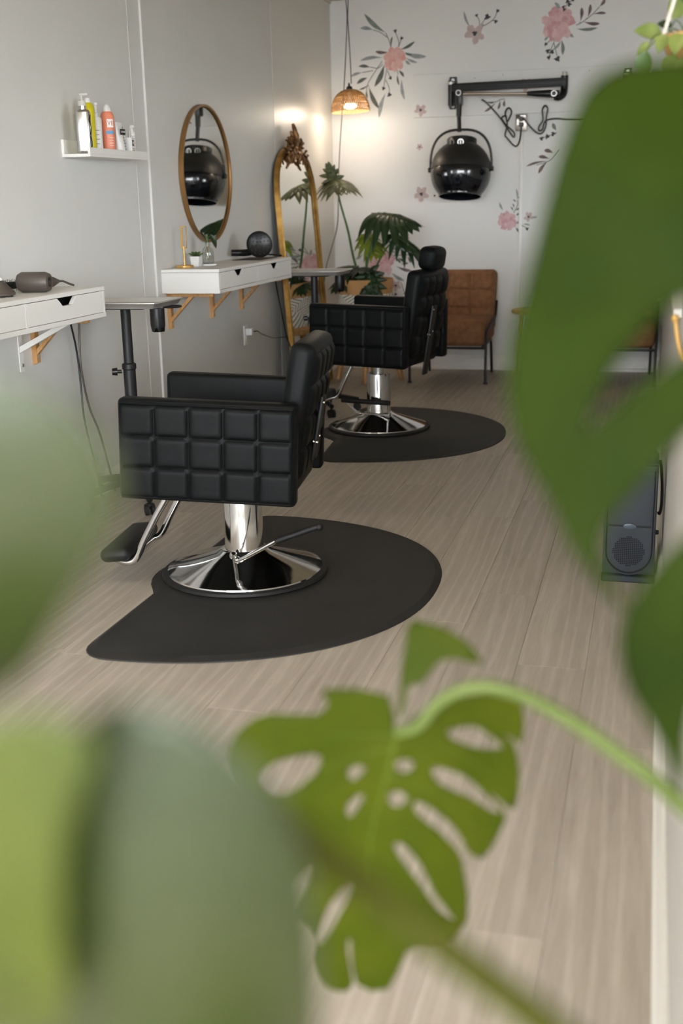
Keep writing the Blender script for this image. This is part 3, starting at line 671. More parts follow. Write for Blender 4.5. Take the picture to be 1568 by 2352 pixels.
# ------------------------------------------------------------------ tray trolleys
def make_trolley(label, x, y, rot, zt):
    t = thing('tray_trolley', label, 'trolley', (x, y, 0), (0, 0, rot), group='steel-tray salon trolleys')
    hx, hy = 0.205, 0.155
    b = B()
    def ring(kx, ky, z): return [b.bm.verts.new((sx*kx-sx*cx_, sy*ky-sy*cy_, z)) for sx, sy, cx_, cy_ in
        ((-1, -1, 0, .02), (-1, -1, .006, .006), (-1, -1, .02, 0), (1, -1, .02, 0), (1, -1, .006, .006), (1, -1, 0, .02), (1, 1, 0, .02), (1, 1, .006, .006), (1, 1, .02, 0), (-1, 1, .02, 0), (-1, 1, .006, .006), (-1, 1, 0, .02))]
    R_ = [ring(hx-0.02, hy-0.02, zt-0.020), ring(hx-0.010, hy-0.010, zt), ring(hx, hy, zt+0.001), ring(hx+0.001, hy+0.001, zt-0.003), ring(hx-0.006, hy-0.006, zt-0.006), ring(hx-0.016, hy-0.016, zt-0.024)]
    for a_, c_ in zip(R_, R_[1:]):
        for i in range(12): b.bm.faces.new((a_[i], a_[(i+1) % 12], c_[(i+1) % 12], c_[i]))
    b.bm.faces.new(R_[0]); b.bm.faces.new(R_[-1][::-1]); b.o('tray', m_steel, t, smooth=40)
    B().cyl((0, 0, 0.44), (0, 0, zt-0.030), 0.021, seg=24).o('upper_pole', m_blackmatte, t)
    B().cyl((0, 0, 0.10), (0, 0, 0.60), 0.026, seg=24).lathe([(0.026, 0.58), (0.030, 0.585), (0.030, 0.605), (0.022, 0.61)], seg=24).o('lower_pole', m_blackmatte, t)
    k = B().cyl((-0.026, -0.02, 0.575), (-0.045, -0.03, 0.575), 0.008).cyl((-0.042, -0.029, 0.575), (-0.062, -0.038, 0.575), 0.017, 0.014, 16).o('height_knob', m_black, t)
    B().box((0, 0, zt-0.030), (0.20, 0.10, 0.012), 0.003, 1).cyl((-0.085, -0.03, zt-0.05), (-0.085, -0.03, zt-0.03), 0.010).o('mount_plate', m_blackmatte, t)
    # tool holder with toothed lower rim, under the free end
    b = B(); seg = 24; hz = zt-0.026
    prof = lambda a, k: 0.029
    top = []; mid = []; low = []
    for i in range(seg):
        a = 2*PI*i/seg; c_, s_ = math.cos(a), math.sin(a)
        top.append(b.bm.verts.new((0.182+0.030*c_, -0.085+0.030*s_, hz))); mid.append(b.bm.verts.new((0.182+0.030*c_, -0.085+0.030*s_, hz-0.068)))
        low.append(b.bm.verts.new((0.182+0.026*c_, -0.085+0.026*s_, hz-(0.094 if i % 4 < 2 else 0.078))))
    for i in range(seg):
        j = (i+1) % seg; b.bm.faces.new((top[i], top[j], mid[j], mid[i])); b.bm.faces.new((mid[i], mid[j], low[j], low[i]))
    b.bm.faces.new(top[::-1]); b.bm.faces.new(low); b.o('tool_holder', m_black, t, smooth=30)
    B().tube([(0.205+0.035*math.cos(a)*1.0, 0.02+0.045*math.sin(a), zt-0.028) for a in [2*PI*i/24 for i in range(24)]], 0.004, 8, closed=True).o('dryer_ring', m_black, t)
    # five-star base with casters
    B().lathe([(0, 0.075), (0.038, 0.075), (0.040, 0.10), (0.030, 0.125), (0, 0.125)], seg=24).o('hub', m_black, t)
    for q in range(5):
        a = math.radians(18)+q*2*PI/5; c_, s_ = math.cos(a), math.sin(a)
        lg = B().tube([(0.02*c_, 0.02*s_, 0.105), (0.14*c_, 0.14*s_, 0.090), (0.255*c_, 0.255*s_, 0.068)], lambda u: 0.020-0.006*u, 8).o('leg', m_black, t)
        ex, ey = 0.245*c_, 0.245*s_
        B().cyl((ex-0.020*s_, ey+0.020*c_, 0.024), (ex-0.006*s_, ey+0.006*c_, 0.024), 0.024, seg=18).cyl((ex+0.006*s_, ey-0.006*c_, 0.024), (ex+0.020*s_, ey-0.020*c_, 0.024), 0.024, seg=18).cyl((ex, ey, 0.024), (ex, ey, 0.072), 0.006).box((ex, ey, 0.044), (0.03, 0.03, 0.014), 0.004, 1).o('caster', m_rubber, lg)
    return t
make_trolley('steel-tray trolley on black pole between the two drawer shelves', -2.135, 4.455, 0.0, 0.872)
make_trolley('steel-tray trolley beside the standing mirror, behind styling chair', -1.972, 6.728, 0.0, 0.858)

# ------------------------------------------------------------------ things on the shelves
T1 = 0.953; T2 = 0.944
# hair dryer with fat barrel, lying on its side
def along(name, label, cat, loc, rot, group=None): return thing(name, label, cat, loc, rot, group)
RYm = Matrix.Rotation(PI/2, 3, 'Y')
t = along('hair_dryer', 'graphite hair dryer with wide hollow barrel lying on near shelf', 'hair dryer', (-2.185, 3.825, T1+0.037), (0, 0, math.radians(5)), 'grey styling tools on near shelf'); dryer_near = t
b = B().lathe([(0.020, -0.062), (0.030, -0.062), (0.037, -0.048), (0.037, 0.040), (0.031, 0.056), (0.022, 0.060), (0.018, 0.058), (0.018, -0.060), (0.020, -0.062)], seg=36, rot=Matrix.Rotation(PI/2, 3, 'Y')).o('barrel', m_greytool, t)
B().lathe([(0.0185, -0.058), (0.0185, 0.054)], seg=30, rot=RYm).o('bore', m_black, t)
B().lathe([(0, -0.03), (0.0185, -0.03)], seg=30, rot=RYm).o('filter_plate', m_black, t)
t = along('hot_brush', 'graphite hot brush with bristles and red ring, behind the barrel dryer', 'hair brush', (-2.285, 3.875, T1+0.024), (0, 0, math.radians(72)), 'grey styling tools on near shelf'); brush_near = t
B().lathe([(0, 0.09), (0.016, 0.09), (0.020, 0.10), (0.020, 0.17), (0.012, 0.19), (0.006, 0.205), (0, 0.205)], seg=24, rot=RYm).o('handle', m_greytool, t)
B().lathe([(0.0175, 0.082), (0.0185, 0.085), (0.0185, 0.091), (0.0175, 0.094)], seg=24, rot=RYm).o('red_ring', mat('red_plastic', (120, 40, 48), 0.5), t)
B().lathe([(0, -0.09), (0.013, -0.09), (0.013, 0.09), (0, 0.09)], seg=20, rot=RYm).o('core', m_blackmatte, t)
br = B()
for i in range(14):
    for j in range(10):
        a = j*2*PI/10+i*0.3; xx_ = -0.085+i*0.0128
        br.cyl((xx_, 0.012*math.cos(a), 0.012*math.sin(a)), (xx_, 0.0235*math.cos(a), 0.0235*math.sin(a)), 0.0009, seg=4)
tag(br.o('bristles', m_black, t, smooth=0), kind='stuff')
B().tube([(0.205, 0, 0), (0.225, -0.004, -0.002), (0.245, -0.012, -0.012), (0.262, -0.022, -0.0195)], 0.0042, 8, smooth=4).o('cord', m_greytool, t)
t = along('diffuser_nozzle', 'graphite cone-shaped dryer attachment at left edge of near shelf', 'attachment', (-2.215, 3.62, T1), (0, 0, math.radians(30)), 'grey styling tools on near shelf')
B().lathe([(0.018, 0.058), (0.020, 0.056), (0.056, 0.018), (0.060, 0.012), (0.058, 0.006), (0, 0.006)], seg=36).o('cone', m_greytool, t)
B().lathe([(0.016, 0.056), (0.019, 0.056), (0.019, 0.066), (0.016, 0.066), (0.016, 0.056)], seg=30).o('collar', m_whiteplastic, t)
for q in range(8):
    a = q*2*PI/8; B().cyl((0.046*math.cos(a), 0.046*math.sin(a), 0.0), (0.046*math.cos(a), 0.046*math.sin(a), 0.008), 0.004, 0.005, 10).o('prong', m_black, t)
# far shelf: gold stand, succulent, glass vase, black dryer with diffuser
t = thing('ring_stand', 'slim gold stand with rectangular loop on round base, on far shelf', 'stand', (-2.300, 5.520, T2))
B().lathe([(0, 0), (0.044, 0), (0.045, 0.002), (0.045, 0.011), (0.043, 0.013), (0, 0.013)], seg=36).o('base', m_brass, t)
B().cyl((0, 0, 0.012), (0, 0, 0.105), 0.0045, seg=12).o('stem', m_brass, t)
B().box((-0.006, -0.004, 0.150), (0.010, 0.007, 0.110), 0.001, 1).box((0.012, 0.012, 0.150), (0.004, 0.007, 0.110), 0.001, 1).box((0.003, 0.004, 0.203), (0.022, 0.018, 0.005)).box((0.003, 0.004, 0.098), (0.022, 0.018, 0.005)).o('loop', m_brass, t)
t = thing('potted_succulent', 'tiny succulent in white square pot behind the gold stand', 'plant', (-2.290, 5.655, T2))
b = B().prism([(-0.020, 0), (0.020, 0), (0.025, 0.050), (-0.025, 0.050)], 'y', -0.022, 0.022); b.o('pot', m_whiteplastic, t)
B().box((0, 0, 0.0505), (0.040, 0.036, 0.003)).o('soil', m_soil, t)
for rnd in range(3):
    for q in range(8):
        a = q*2*PI/8+rnd*0.4; L = 0.040-0.010*rnd; el = 0.35+0.45*rnd
        p0 = Vector((0.004*math.cos(a), 0.004*math.sin(a), 0.052)); d = Vector((math.cos(a)*math.cos(el), math.sin(a)*math.cos(el), math.sin(el)))
        B().tube([p0, p0+d*L*0.4, p0+d*L*0.75, p0+d*L], lambda u: 0.0015+0.006*math.sin(PI*min(1, 0.15+0.8*u)), 6, flat=0.5).o('leaf', m_stem, t)
m_glass = mat('clear_glass', (238, 244, 242), 0.03, var=0.0, trans=1.0)
m_water = mat('water', (228, 238, 236), 0.0, var=0.0, trans=1.0)
t = thing('glass_vase', 'clear glass vase with rooted leaf cutting under the round mirror', 'vase', (-2.255, 5.735, T2+0.0085))
B().lathe([(0, 0.002), (0.028, 0.002), (0.030, 0.006), (0.030, 0.060), (0.026, 0.076), (0.013, 0.090), (0.013, 0.105), (0.0155, 0.108), (0.0140, 0.108), (0.0115, 0.105), (0.0115, 0.090), (0.0245, 0.075), (0.0285, 0.060), (0.0285, 0.007), (0.027, 0.004), (0, 0.004)], seg=36).o('glass', m_glass, t)
for q in range(6):
    rr = random.Random(q); pts = [Vector((0.004*rr.uniform(-1, 1), 0.004*rr.uniform(-1, 1), 0.10))]
    for k in range(4): pts.append(pts[-1]+Vector((rr.uniform(-0.009, 0.009), rr.uniform(-0.009, 0.009), -0.021)))
    B().tube(pts, 0.0011, 6, smooth=4).o('root', m_pine, t)
B().tube([(0, 0, 0.09), (0.002, 0.004, 0.135), (-0.006, -0.006, 0.150)], 0.0018, 6, smooth=4).tube([(0, 0, 0.09), (0.004, -0.004, 0.12), (0.014, 0.004, 0.145)], 0.0018, 6, smooth=4).o('stem', m_stem, t)
def simple_leaf(name, p0, d, up_, L, Wd, m, parent, droop=0.3, n=8):
    d = Vector(d).normalized(); s_ = d.cross(Vector(up_)).normalized(); nn = s_.cross(d); p0 = Vector(p0)
    b = B()
    def f(u, v):
        wv = Wd*math.sin(PI*min(1, 0.06+0.94*u))**0.75*(1-0.25*u)
        q = (v-0.5)*2
        return p0+d*L*u+s_*wv*0.5*q+nn*(abs(q)*wv*0.18-droop*L*u*u)
    b.grid(n, 4, f); return b.o(name, m, parent, smooth=60)
simple_leaf('leaf', (0.014, 0.004, 0.145), (0.45, 0.2, -0.75), (0.8, -0.6, 0.5), 0.075, 0.040, m_leafd, t)
simple_leaf('leaf', (-0.006, -0.006, 0.150), (0.2, -0.1, -0.9), (0.8, -0.6, 0.2), 0.050, 0.012, m_stem, t)
tag(B().lathe([(0, 0), (0.040, 0), (0.042, 0.003), (0.042, 0.007), (0.040, 0.008), (0, 0.008)], seg=36).o('coaster', m_whiteplastic, None, (-2.255, 5.735, T2)), 'white round coaster under the glass vase', 'coaster')
tag(B().box((0, 0, 0.0015), (0.17, 0.30, 0.003), 0.001, 1).o('heat_mat', mat('brown_mat', (62, 48, 44), 0.7), None, (-2.215, 6.36, T2), (0, 0, 0)), 'thin dark mat under the black hair dryer', 'mat')
t = thing('hair_dryer', 'black hair dryer with round spiked diffuser on far shelf', 'hair dryer', (-2.185, 6.34, T2+0.0035), (0, 0, math.radians(-62)))
dryer_far = t   # local +x faces the camera
tl = Matrix.Rotation(math.radians(80), 3, 'Y')
dc = Vector((0.03, 0, 0.078))
B().lathe([(0, 0.004), (0.060, 0.006), (0.070, 0.014), (0.074, 0.016), (0.074, 0.010), (0.066, -0.004), (0.040, -0.030), (0.026, -0.042), (0.026, -0.052), (0, -0.052)], c=dc, seg=44, rot=tl).o('diffuser', m_black, t)
for (r_, n_) in ((0.018, 5), (0.036, 9), (0.053, 13)):
    for q in range(n_):
        a = q*2*PI/n_; pb = dc+tl @ Vector((r_*math.cos(a), r_*math.sin(a), 0.004)); pe = dc+tl @ Vector((r_*math.cos(a), r_*math.sin(a), 0.011))
        B().cyl(pb, pe, 0.0045, 0.003, 8).o('prong', m_black, t)
pr = dc+tl @ Vector((0, 0, -0.05))
B().tube([pr, pr+Vector((-0.05, 0, -0.010)), pr+Vector((-0.10, 0, -0.014))], lambda u: 0.028-0.004*u, 18).o('motor_body', m_black, t)
hb = pr+Vector((-0.045, 0, -0.020))
B().tube([hb, hb+Vector((0.01, -0.055, -0.016)), hb+Vector((0.02, -0.115, -0.016)), hb+Vector((0.022, -0.15, -0.015))], lambda u: 0.021-0.003*u, 14, smooth=3).o('handle', m_black, t)
B().tube([hb+Vector((-0.02, 0.02, -0.02)), hb+Vector((-0.02, 0.06, -0.03)), hb+Vector((-0.0, 0.10, -0.033)), hb+Vector((0.03, 0.14, -0.038))], 0.0045, 8, smooth=5).o('cord', m_black, t)

# cables hanging below the near shelf
def cord(owner, pts, r, m=None, k=6, name='power_cord'):
    o_ = B().tube(pts, r, 8, smooth=k).o(name, m or m_black, owner)
    o_.matrix_parent_inverse = owner.matrix_basis.inverted(); return o_
cord(dryer_near, [(-2.335, 4.335, 0.834), (-2.335, 4.345, 0.79), (-2.335, 4.372, 0.70), (-2.335, 4.388, 0.60), (-2.335, 4.392, 0.49), (-2.335, 4.40, 0.36), (-2.335, 4.46, 0.16), (-2.335, 4.5, 0.004)], 0.0042)
cord(brush_near, [(-2.322, 4.39, 0.834), (-2.32, 4.395, 0.80), (-2.318, 4.378, 0.70), (-2.318, 4.376, 0.58), (-2.318, 4.42, 0.42), (-2.318, 4.50, 0.28), (-2.318, 4.60, 0.005)], 0.0046, m_greytool)

# outlet on the left wall with adapter, cord to the mirror
t = thing('wall_outlet', 'white wall outlet low on left wall beside standing mirror', 'outlet', (WX, 6.570, 0.485))
B().box((0.003, 0, 0), (0.006, 0.072, 0.116), 0.002, 2).o('plate', m_whiteplastic, t)
B().box((0.007, 0, -0.020), (0.003, 0.034, 0.030), 0.001, 1).o('socket', m_whiteplastic, t)
t = thing('power_adapter', 'white cube charger plugged into the left wall outlet', 'charger', (WX+0.0065, 6.570, 0.505))
B().box((0.021, 0, 0), (0.040, 0.040, 0.040), 0.004, 2).o('body', m_whiteplastic, t)
cord(t, [(-2.318, 6.575, 0.505), (-2.300, 6.600, 0.505), (-2.305, 6.70, 0.475), (-2.30, 6.90, 0.43), (-2.31, 7.05, 0.415), (-2.315, 7.2, 0.40)], 0.0032)
cord(dryer_far, [(-2.130, 6.46, 0.824), (-2.128, 6.50, 0.72), (-2.12, 6.56, 0.56), (-2.11, 6.60, 0.45), (-2.09, 6.68, 0.36), (-2.06, 6.80, 0.28), (-2.06, 6.9, 0.10), (-2.08, 7.0, 0.005)], 0.0045)

# ------------------------------------------------------------------ pendant lamp
LX, LY, LB = -2.131, 8.300, 1.868
t = thing('pendant_lamp', 'woven rattan dome pendant lamp glowing in the corner', 'lamp', (LX, LY, LB), (math.radians(-1.5), math.radians(-3.0), 0))
RB, RH = 0.135, 0.145
def dome(u):  # u 0 rim .. 1 crown
    a = u*PI/2*0.90
    return RB*(math.cos(a)**0.85 if u > 0.02 else 1.0), RH*math.sin(a)/math.sin(PI/2*0.90)
tiers = [0.0, 0.20, 0.42, 0.63, 0.82, 0.98]
rg = B()
for u in tiers:
    r_, z_ = dome(u); rg.tube([(r_*math.cos(2*PI*i/48), r_*math.sin(2*PI*i/48), z_) for i in range(48)], 0.0028, 6, closed=True)
rg.o('hoops', m_rattan, t)
wv_ = B(); nw = 50
for k, (u0, u1) in enumerate(zip(tiers, tiers[1:])):
    for i in range(nw):
        for s_ in (0, 1):
            a0 = 2*PI*(i+0.0)/nw; a1 = 2*PI*(i+(0.5 if s_ else -0.5))/nw
            um = (u0+u1)/2; r0, z0 = dome(u0); r1, z1 = dome(u1); rm, zm = dome(um); am = (a0+a1)/2
            wv_.tube([(r0*math.cos(a1), r0*math.sin(a1), z0), (rm*math.cos(am), rm*math.sin(am), zm), (r1*math.cos(a0), r1*math.sin(a0), z1)], 0.0026, 4)
tag(wv_.o('cane_weave', m_rattan, t), kind='stuff')
B().cyl((0, 0, RH-0.012), (0, 0, RH+0.012), 0.022, seg=24).lathe([(0.022, RH+0.012), (0.019, RH+0.020), (0.008, RH+0.026), (0.006, RH+0.045), (0, RH+0.045)], seg=24).o('socket', m_black, t)
bulb = B().sph((0, 0, 0.036), 0.047, sz=0.42, u=28, v=16).o('bulb', mat('lit_bulb', (255, 236, 205), 0.4, emit=((255, 228, 190), 12.0)), t)
B().lathe([(0.030, 0.050), (0.016, 0.075), (0.014, 0.138)], seg=20).o('bulb_neck', m_whiteplastic, t)
lamp_t = t
ll = bpy.data.lights.new('bulb_light', 'POINT'); ll.energy = 8.0; ll.color = (1.0, 0.85, 0.67); ll.shadow_soft_size = 0.045
lo = bpy.data.objects.new('bulb_light', ll); COL.objects.link(lo); lo.location = (LX, LY, LB+0.008)
cord(lamp_t, [(LX+0.008, LY, LB+RH+0.040), (LX+0.004, LY, LB+0.35), (LX-0.006, LY, LB+0.55), (LX-0.010, LY, LB+0.62), (LX-0.004, LY, LB+0.73), (LX-0.012, LY, LB+0.757), (LX-0.020, LY, LB+0.73), (LX-0.014, LY, LB+0.62), (LX-0.030, LY+0.01, LB+0.40), (LX-0.052, LY+0.02, LB+0.15), (-2.24, 8.40, 1.66), (-2.29, 8.52, 1.40), (-2.325, 8.60, 1.10), (-2.335, 8.45, 0.92), (-2.34, 8.30, 0.78), (-2.335, 8.20, 0.60), (-2.33, 8.15, 0.35), (-2.33, 8.12, 0.004)], 0.0032)
t = thing('ceiling_hook', 'small dark hook in ceiling holding the pendant cord', 'hook', (LX-0.012, LY, CZ))
B().tube([(0, 0, 0), (0, 0, -0.006), (0.004, 0, -0.012), (0, 0, -0.018), (-0.006, 0, -0.014)], 0.0016, 6, smooth=3).o('hook', m_blackmatte, t)

# ------------------------------------------------------------------ hood dryers, board, outlet, conduit
tag(B().box((0.30, BY-0.010, 1.976), (4.09, 0.020, 0.293), 0.002, 1).o('mounting_board', m_wallb, smooth=0), 'long white mounting board behind the hood dryers on back wall', 'board')
for k, sx in enumerate((-1.30, -1.10, -0.66, -0.5)):
    tag(B().cyl((0, 0, 0), (0, -0.0015, 0), 0.004, seg=10).o('board_screw', m_outlet, None, (sx, BY-0.0200, 2.083+0.012*(k % 2))), ['screw head in mounting board just right of dryer bracket', 'screw head in mounting board above middle of dryer arm', 'screw head in mounting board above dryer arm elbow', 'screw head in mounting board right of dryer arm elbow'][k], 'screw', 'mounting board screws')
def make_dryer(label, dx):
    t = thing('hood_dryer', label, 'hair dryer', (-1.456+dx, BY-0.020, 1.876), group='wall-mounted hood dryers')
    # local: x right, -y into room, z up from bracket bottom
    br_ = B().prism([(-0.030, 0.030), (-0.020, 0.0), (0.026, 0.0), (0.034, 0.02), (0.034, 0.17), (0.028, 0.218), (-0.020, 0.218), (-0.026, 0.19)], 'y', -0.028, 0.0).o('wall_bracket', m_black, t, smooth=30)
    for zz_ in (0.020, 0.196):
        B().cyl((0.004, -0.028, zz_), (0.004, -0.033, zz_), 0.011, seg=16).o('screw', m_steel, br_)
    B().cyl((0.0, -0.095, 0.02), (0.0, -0.095, 0.185), 0.020, seg=20).cyl((0.0, -0.095, 0.03), (0, -0.02, 0.03), 0.016).cyl((0, -0.095, 0.15), (0, -0.02, 0.15), 0.016).o('pivot', m_black, t)
    B().cyl((0.0, -0.095, 0.160), (0, -0.095, 0.178), 0.0225, seg=24).o('pivot_collar', m_steel, t)
    a_ = B().box((0.41, -0.105, 0.140), (0.80, 0.050, 0.056), 0.008, 2, rot=Matrix.Rotation(math.radians(-0.5), 3, 'Y'))
    a_.box((0.42, -0.132, 0.147), (0.72, 0.006, 0.008), 0.002, 1).box((0.42, -0.132, 0.130), (0.72, 0.006, 0.008), 0.002, 1)
    a_.o('upper_arm', m_blackmatte, t)
    B().tube([(0.795, -0.105, 0.185), (0.795, -0.105, 0.10), (0.790, -0.125, 0.062), (0.765, -0.150, 0.042), (0.74, -0.165, 0.045)], lambda u: 0.025, 16, smooth=4).o('elbow', m_black, t)
    B().cyl((0.795, -0.105, 0.183), (0.795, -0.105, 0.208), 0.019, seg=20).o('elbow_cap', m_chrome, t)
    B().cyl((0.09, -0.190, 0.088), (0.56, -0.190, 0.070), 0.0105, seg=16).o('lower_arm', mat('champagne_metal', (176, 162, 142), 0.3, 0.95, var=0.04), t)
    B().tube([(0.55, -0.190, 0.0705), (0.60, -0.190, 0.0685), (0.70, -0.185, 0.064), (0.77, -0.180, 0.060)], lambda u: 0.018+0.014*min(1, u*1.6), 14, flat=0.8).o('arm_sleeve', m_black, t)
    B().cyl((0.735, -0.200, 0.062), (0.735, -0.217, 0.062), 0.020, seg=24).o('tension_knob', m_steel, t)
    B().cyl((0.735, -0.217, 0.062), (0.735, -0.220, 0.062), 0.015, seg=20).o('knob_face', m_black, t)
    B().cyl((0.082, -0.190, 0.090), (0.082, -0.262, 0.090), 0.019, seg=24).o('joint_cap', m_steel, t)
    B().cyl((0.082, -0.262, 0.090), (0.082, -0.265, 0.090), 0.014, seg=20).o('joint_face', m_black, t)
    B().box((0.082, -0.215, 0.060), (0.044, 0.080, 0.10), 0.010, 2).cyl((0.082, -0.232, 0.095), (0.083, -0.242, -0.065), 0.021, 0.019, 18).o('post_socket', m_black, t)
    B().cyl((0.083, -0.242, -0.06), (0.090, -0.258, -0.168), 0.0150, seg=18).o('post', m_black, t)
    cx, cy, cz = 0.102, -0.262, -0.432
    pts = []
    for i in range(25):
        a = PI*i/24; c_ = math.cos(a); s_ = math.sin(a)
        pts.append((cx-0.218*math.copysign(abs(c_)**0.75, c_), cy, cz+0.010+0.268*s_**0.72))
    yk = B().tube(pts, 0.0088, 12).o('yoke', m_black, t)
    for s_ in (-1, 1):
        B().cyl((cx+s_*0.190, cy, cz+0.010), (cx+s_*0.232, cy, cz+0.010), 0.017, seg=16).o('yoke_knob', m_black, yk)
    # hood: tilted a little so that the opening shows
    tl_ = Matrix.Rotation(math.radians(-11), 3, 'X')
    R_ = 0.215
    prof = []
    for i in range(0, 15):
        a = math.radians(62-62*i/14+2); prof.append((R_*math.cos(a), R_*math.sin(a)*1.0))
    hd = B().lathe([(0, prof[0][1])]+prof, c=(cx, cy, cz-0.005), seg=64, rot=tl_).o('hood', mat('hood_black', (22, 21, 20), 0.45, var=0.05), t, smooth=50)
    vis = [(R_*math.cos(math.radians(a)), R_*math.sin(math.radians(a))*1.05) for a in (0, -8, -16, -24, -32, -40, -45)]
    end = vis[-1]
    prof2 = [(R_-0.002, 0.004)]+vis+[(end[0], end[1]-0.014), (end[0]-0.006, end[1]-0.014), (end[0]-0.008, end[1])]+[(r_-0.012, z_) for r_, z_ in vis[::-1][1:]]+[(0.0, 0.02)]
    B().lathe(prof2, c=(cx, cy, cz-0.005), seg=64, rot=tl_).o('visor', mat('visor_smoke', (16, 19, 25), 0.10, var=0.04, spec=0.7), hd, smooth=50)
    cp = B().lathe([(0.098, 0.158), (0.104, 0.162), (0.106, 0.220), (0.100, 0.228), (0, 0.232)], c=(cx, cy, cz-0.005), seg=48, rot=tl_).o('control_cap', m_black, t)
    for q, an in enumerate((-118, -82)):
        a = math.radians(an); kx, ky = math.cos(a), math.sin(a); kb = Vector((cx+0.104*kx, cy+0.104*ky, cz+0.190))
        B().cyl(kb, kb+Vector((kx, ky, 0))*0.006, 0.022, seg=24).o('dial_ring', m_steel, cp)
        B().cyl(kb+Vector((kx, ky, 0))*0.005, kb+Vector((kx, ky, 0))*0.014, 0.017, 0.015, 20).o('dial', m_black, cp)
        B().box(kb+Vector((kx, ky, 0))*0.016, (0.004, 0.003, 0.024), rot=Matrix.Rotation(a-PI/2, 3, 'Z')).o('dial_pointer', m_steel, cp)
    B().sph((cx-0.175, cy-0.07, cz-0.165), 0.007).o('visor_stud', m_black, hd)
    return t
dr1 = make_dryer('black hood dryer on folded wall arm, in full view above brown chair', 0.0)
dr2 = make_dryer('black hood dryer behind the big leaf, right end of mounting board', 1.215)
t = thing('wall_outlet', 'steel outlet plate under the dryer mounting board', 'outlet', (-0.962, BY, 1.768))
B().box((0, -0.018, 0), (0.080, 0.036, 0.113), 0.003, 2).o('plate', m_outlet, t)
B().box((0, -0.0375, 0.026), (0.034, 0.003, 0.030), 0.004, 1).box((0, -0.0375, -0.014), (0.034, 0.003, 0.030), 0.004, 1).o('socket', m_black, t)
B().box((0.012, -0.0372, 0.043), (0.038, 0.002, 0.015)).box((-0.024, -0.0372, 0.004), (0.016, 0.002, 0.040)).o('chrome_strip', m_chrome, t, smooth=0)  # chrome strips above and left of the sockets
tag(B().box((0, 0, 0), (0.022, 0.014, 1.60), 0.003, 2).o('cable_conduit', m_trim, None, (-0.960, BY-0.0075, 0.9115)), 'thin white cable conduit running down from the steel outlet', 'conduit')
def hook(label, x, z):
    t = thing('cord_hook', label, 'hook', (x, BY-0.020, z), group='clear cord hooks')
    B().box((0, -0.002, 0), (0.016, 0.004, 0.042), 0.002, 1).tube([(0, -0.004, -0.008), (0, -0.012, -0.014), (0, -0.018, -0.006)], 0.003, 8, smooth=3).o('body', m_whiteplastic, t)
hook('clear adhesive hook holding left cord bundle', -1.052, 1.872); hook('clear adhesive hook holding right cord bundle', -0.800, 1.868)
def wy(px_, pz_, dy=0.03): return (px_, BY-dy, pz_)
cord(dr1, [(-1.24, BY-0.07, 1.930), (-1.215, BY-0.05, 1.915), (-1.15, BY-0.04, 1.85), (-1.105, BY-0.035, 1.795), (-1.065, BY-0.05, 1.740), (-1.015, BY-0.05, 1.672), (-1.010, BY-0.05, 1.700), (-1.050, BY-0.055, 1.738), (-1.085, BY-0.055, 1.775), (-1.100, BY-0.055, 1.805), (-1.070, BY-0.06, 1.815), (-1.060, BY-0.06, 1.775), (-1.030, BY-0.06, 1.835), (-1.045, BY-0.048, 1.867), (-1.065, BY-0.045, 1.862), (-1.075, BY-0.05, 1.830), (-1.060, BY-0.05, 1.760), (-1.075, BY-0.04, 1.690), (-1.062, BY-0.04, 1.668), (-1.005, BY-0.04, 1.610), (-0.975, BY-0.045, 1.630), (-0.962, BY-0.055, 1.690), (-0.960, BY-0.06, 1.735), (-0.960, BY-0.045, 1.752)], 0.0058)
cord(dr2, [(-0.960, BY-0.045, 1.795), (-0.940, BY-0.06, 1.790), (-0.90, BY-0.05, 1.740), (-0.85, BY-0.045, 1.695), (-0.815, BY-0.045, 1.690), (-0.790, BY-0.045, 1.73), (-0.785, BY-0.05, 1.80), (-0.778, BY-0.05, 1.855), (-0.798, BY-0.045, 1.875), (-0.815, BY-0.05, 1.845), (-0.808, BY-0.055, 1.78), (-0.835, BY-0.055, 1.735), (-0.835, BY-0.055, 1.71), (-0.810, BY-0.06, 1.715), (-0.790, BY-0.06, 1.770), (-0.72, BY-0.05, 1.785), (-0.62, BY-0.04, 1.775), (-0.45, BY-0.04, 1.78), (-0.3, BY-0.05, 1.87)], 0.0058)
for q, zz_ in enumerate((1.752, 1.795)):
    ow = (dr1, dr2)[q]; pg = B().cyl((-0.960, BY-0.0395, zz_), (-0.960, BY-0.062, zz_), 0.013, 0.010, 14).o('power_plug', m_black, ow); pg.matrix_parent_inverse = ow.matrix_basis.inverted()

# ------------------------------------------------------------------ wall decals
TINT = {'g': mat('decal_green', (134, 142, 130), 0.7, c2=(104, 112, 104), scale=30), 's': mat('decal_slate', (104, 106, 100), 0.7, c2=(76, 80, 78), scale=30),
        'b': mat('decal_bluegrey', (164, 168, 166), 0.7, c2=(126, 134, 136), scale=30), 'm': mat('decal_brown', (126, 106, 102), 0.7, c2=(86, 72, 72), scale=30),
        'pink': mat('decal_pink', (222, 192, 192), 0.7, c2=(204, 158, 162), scale=24), 'pink2': mat('decal_rose', (210, 168, 170), 0.7, c2=(194, 140, 146), scale=24),
        'coral': mat('decal_coral', (226, 190, 182), 0.7, c2=(212, 160, 150), scale=24), 'coral2': mat('decal_deep_coral', (210, 148, 140), 0.7, c2=(222, 178, 170), scale=24),
        'mauve': mat('decal_mauve', (202, 184, 180), 0.7, c2=(180, 158, 156), scale=24), 'dark': mat('decal_ink', (66, 64, 68), 0.7, c2=(48, 46, 52), scale=30)}
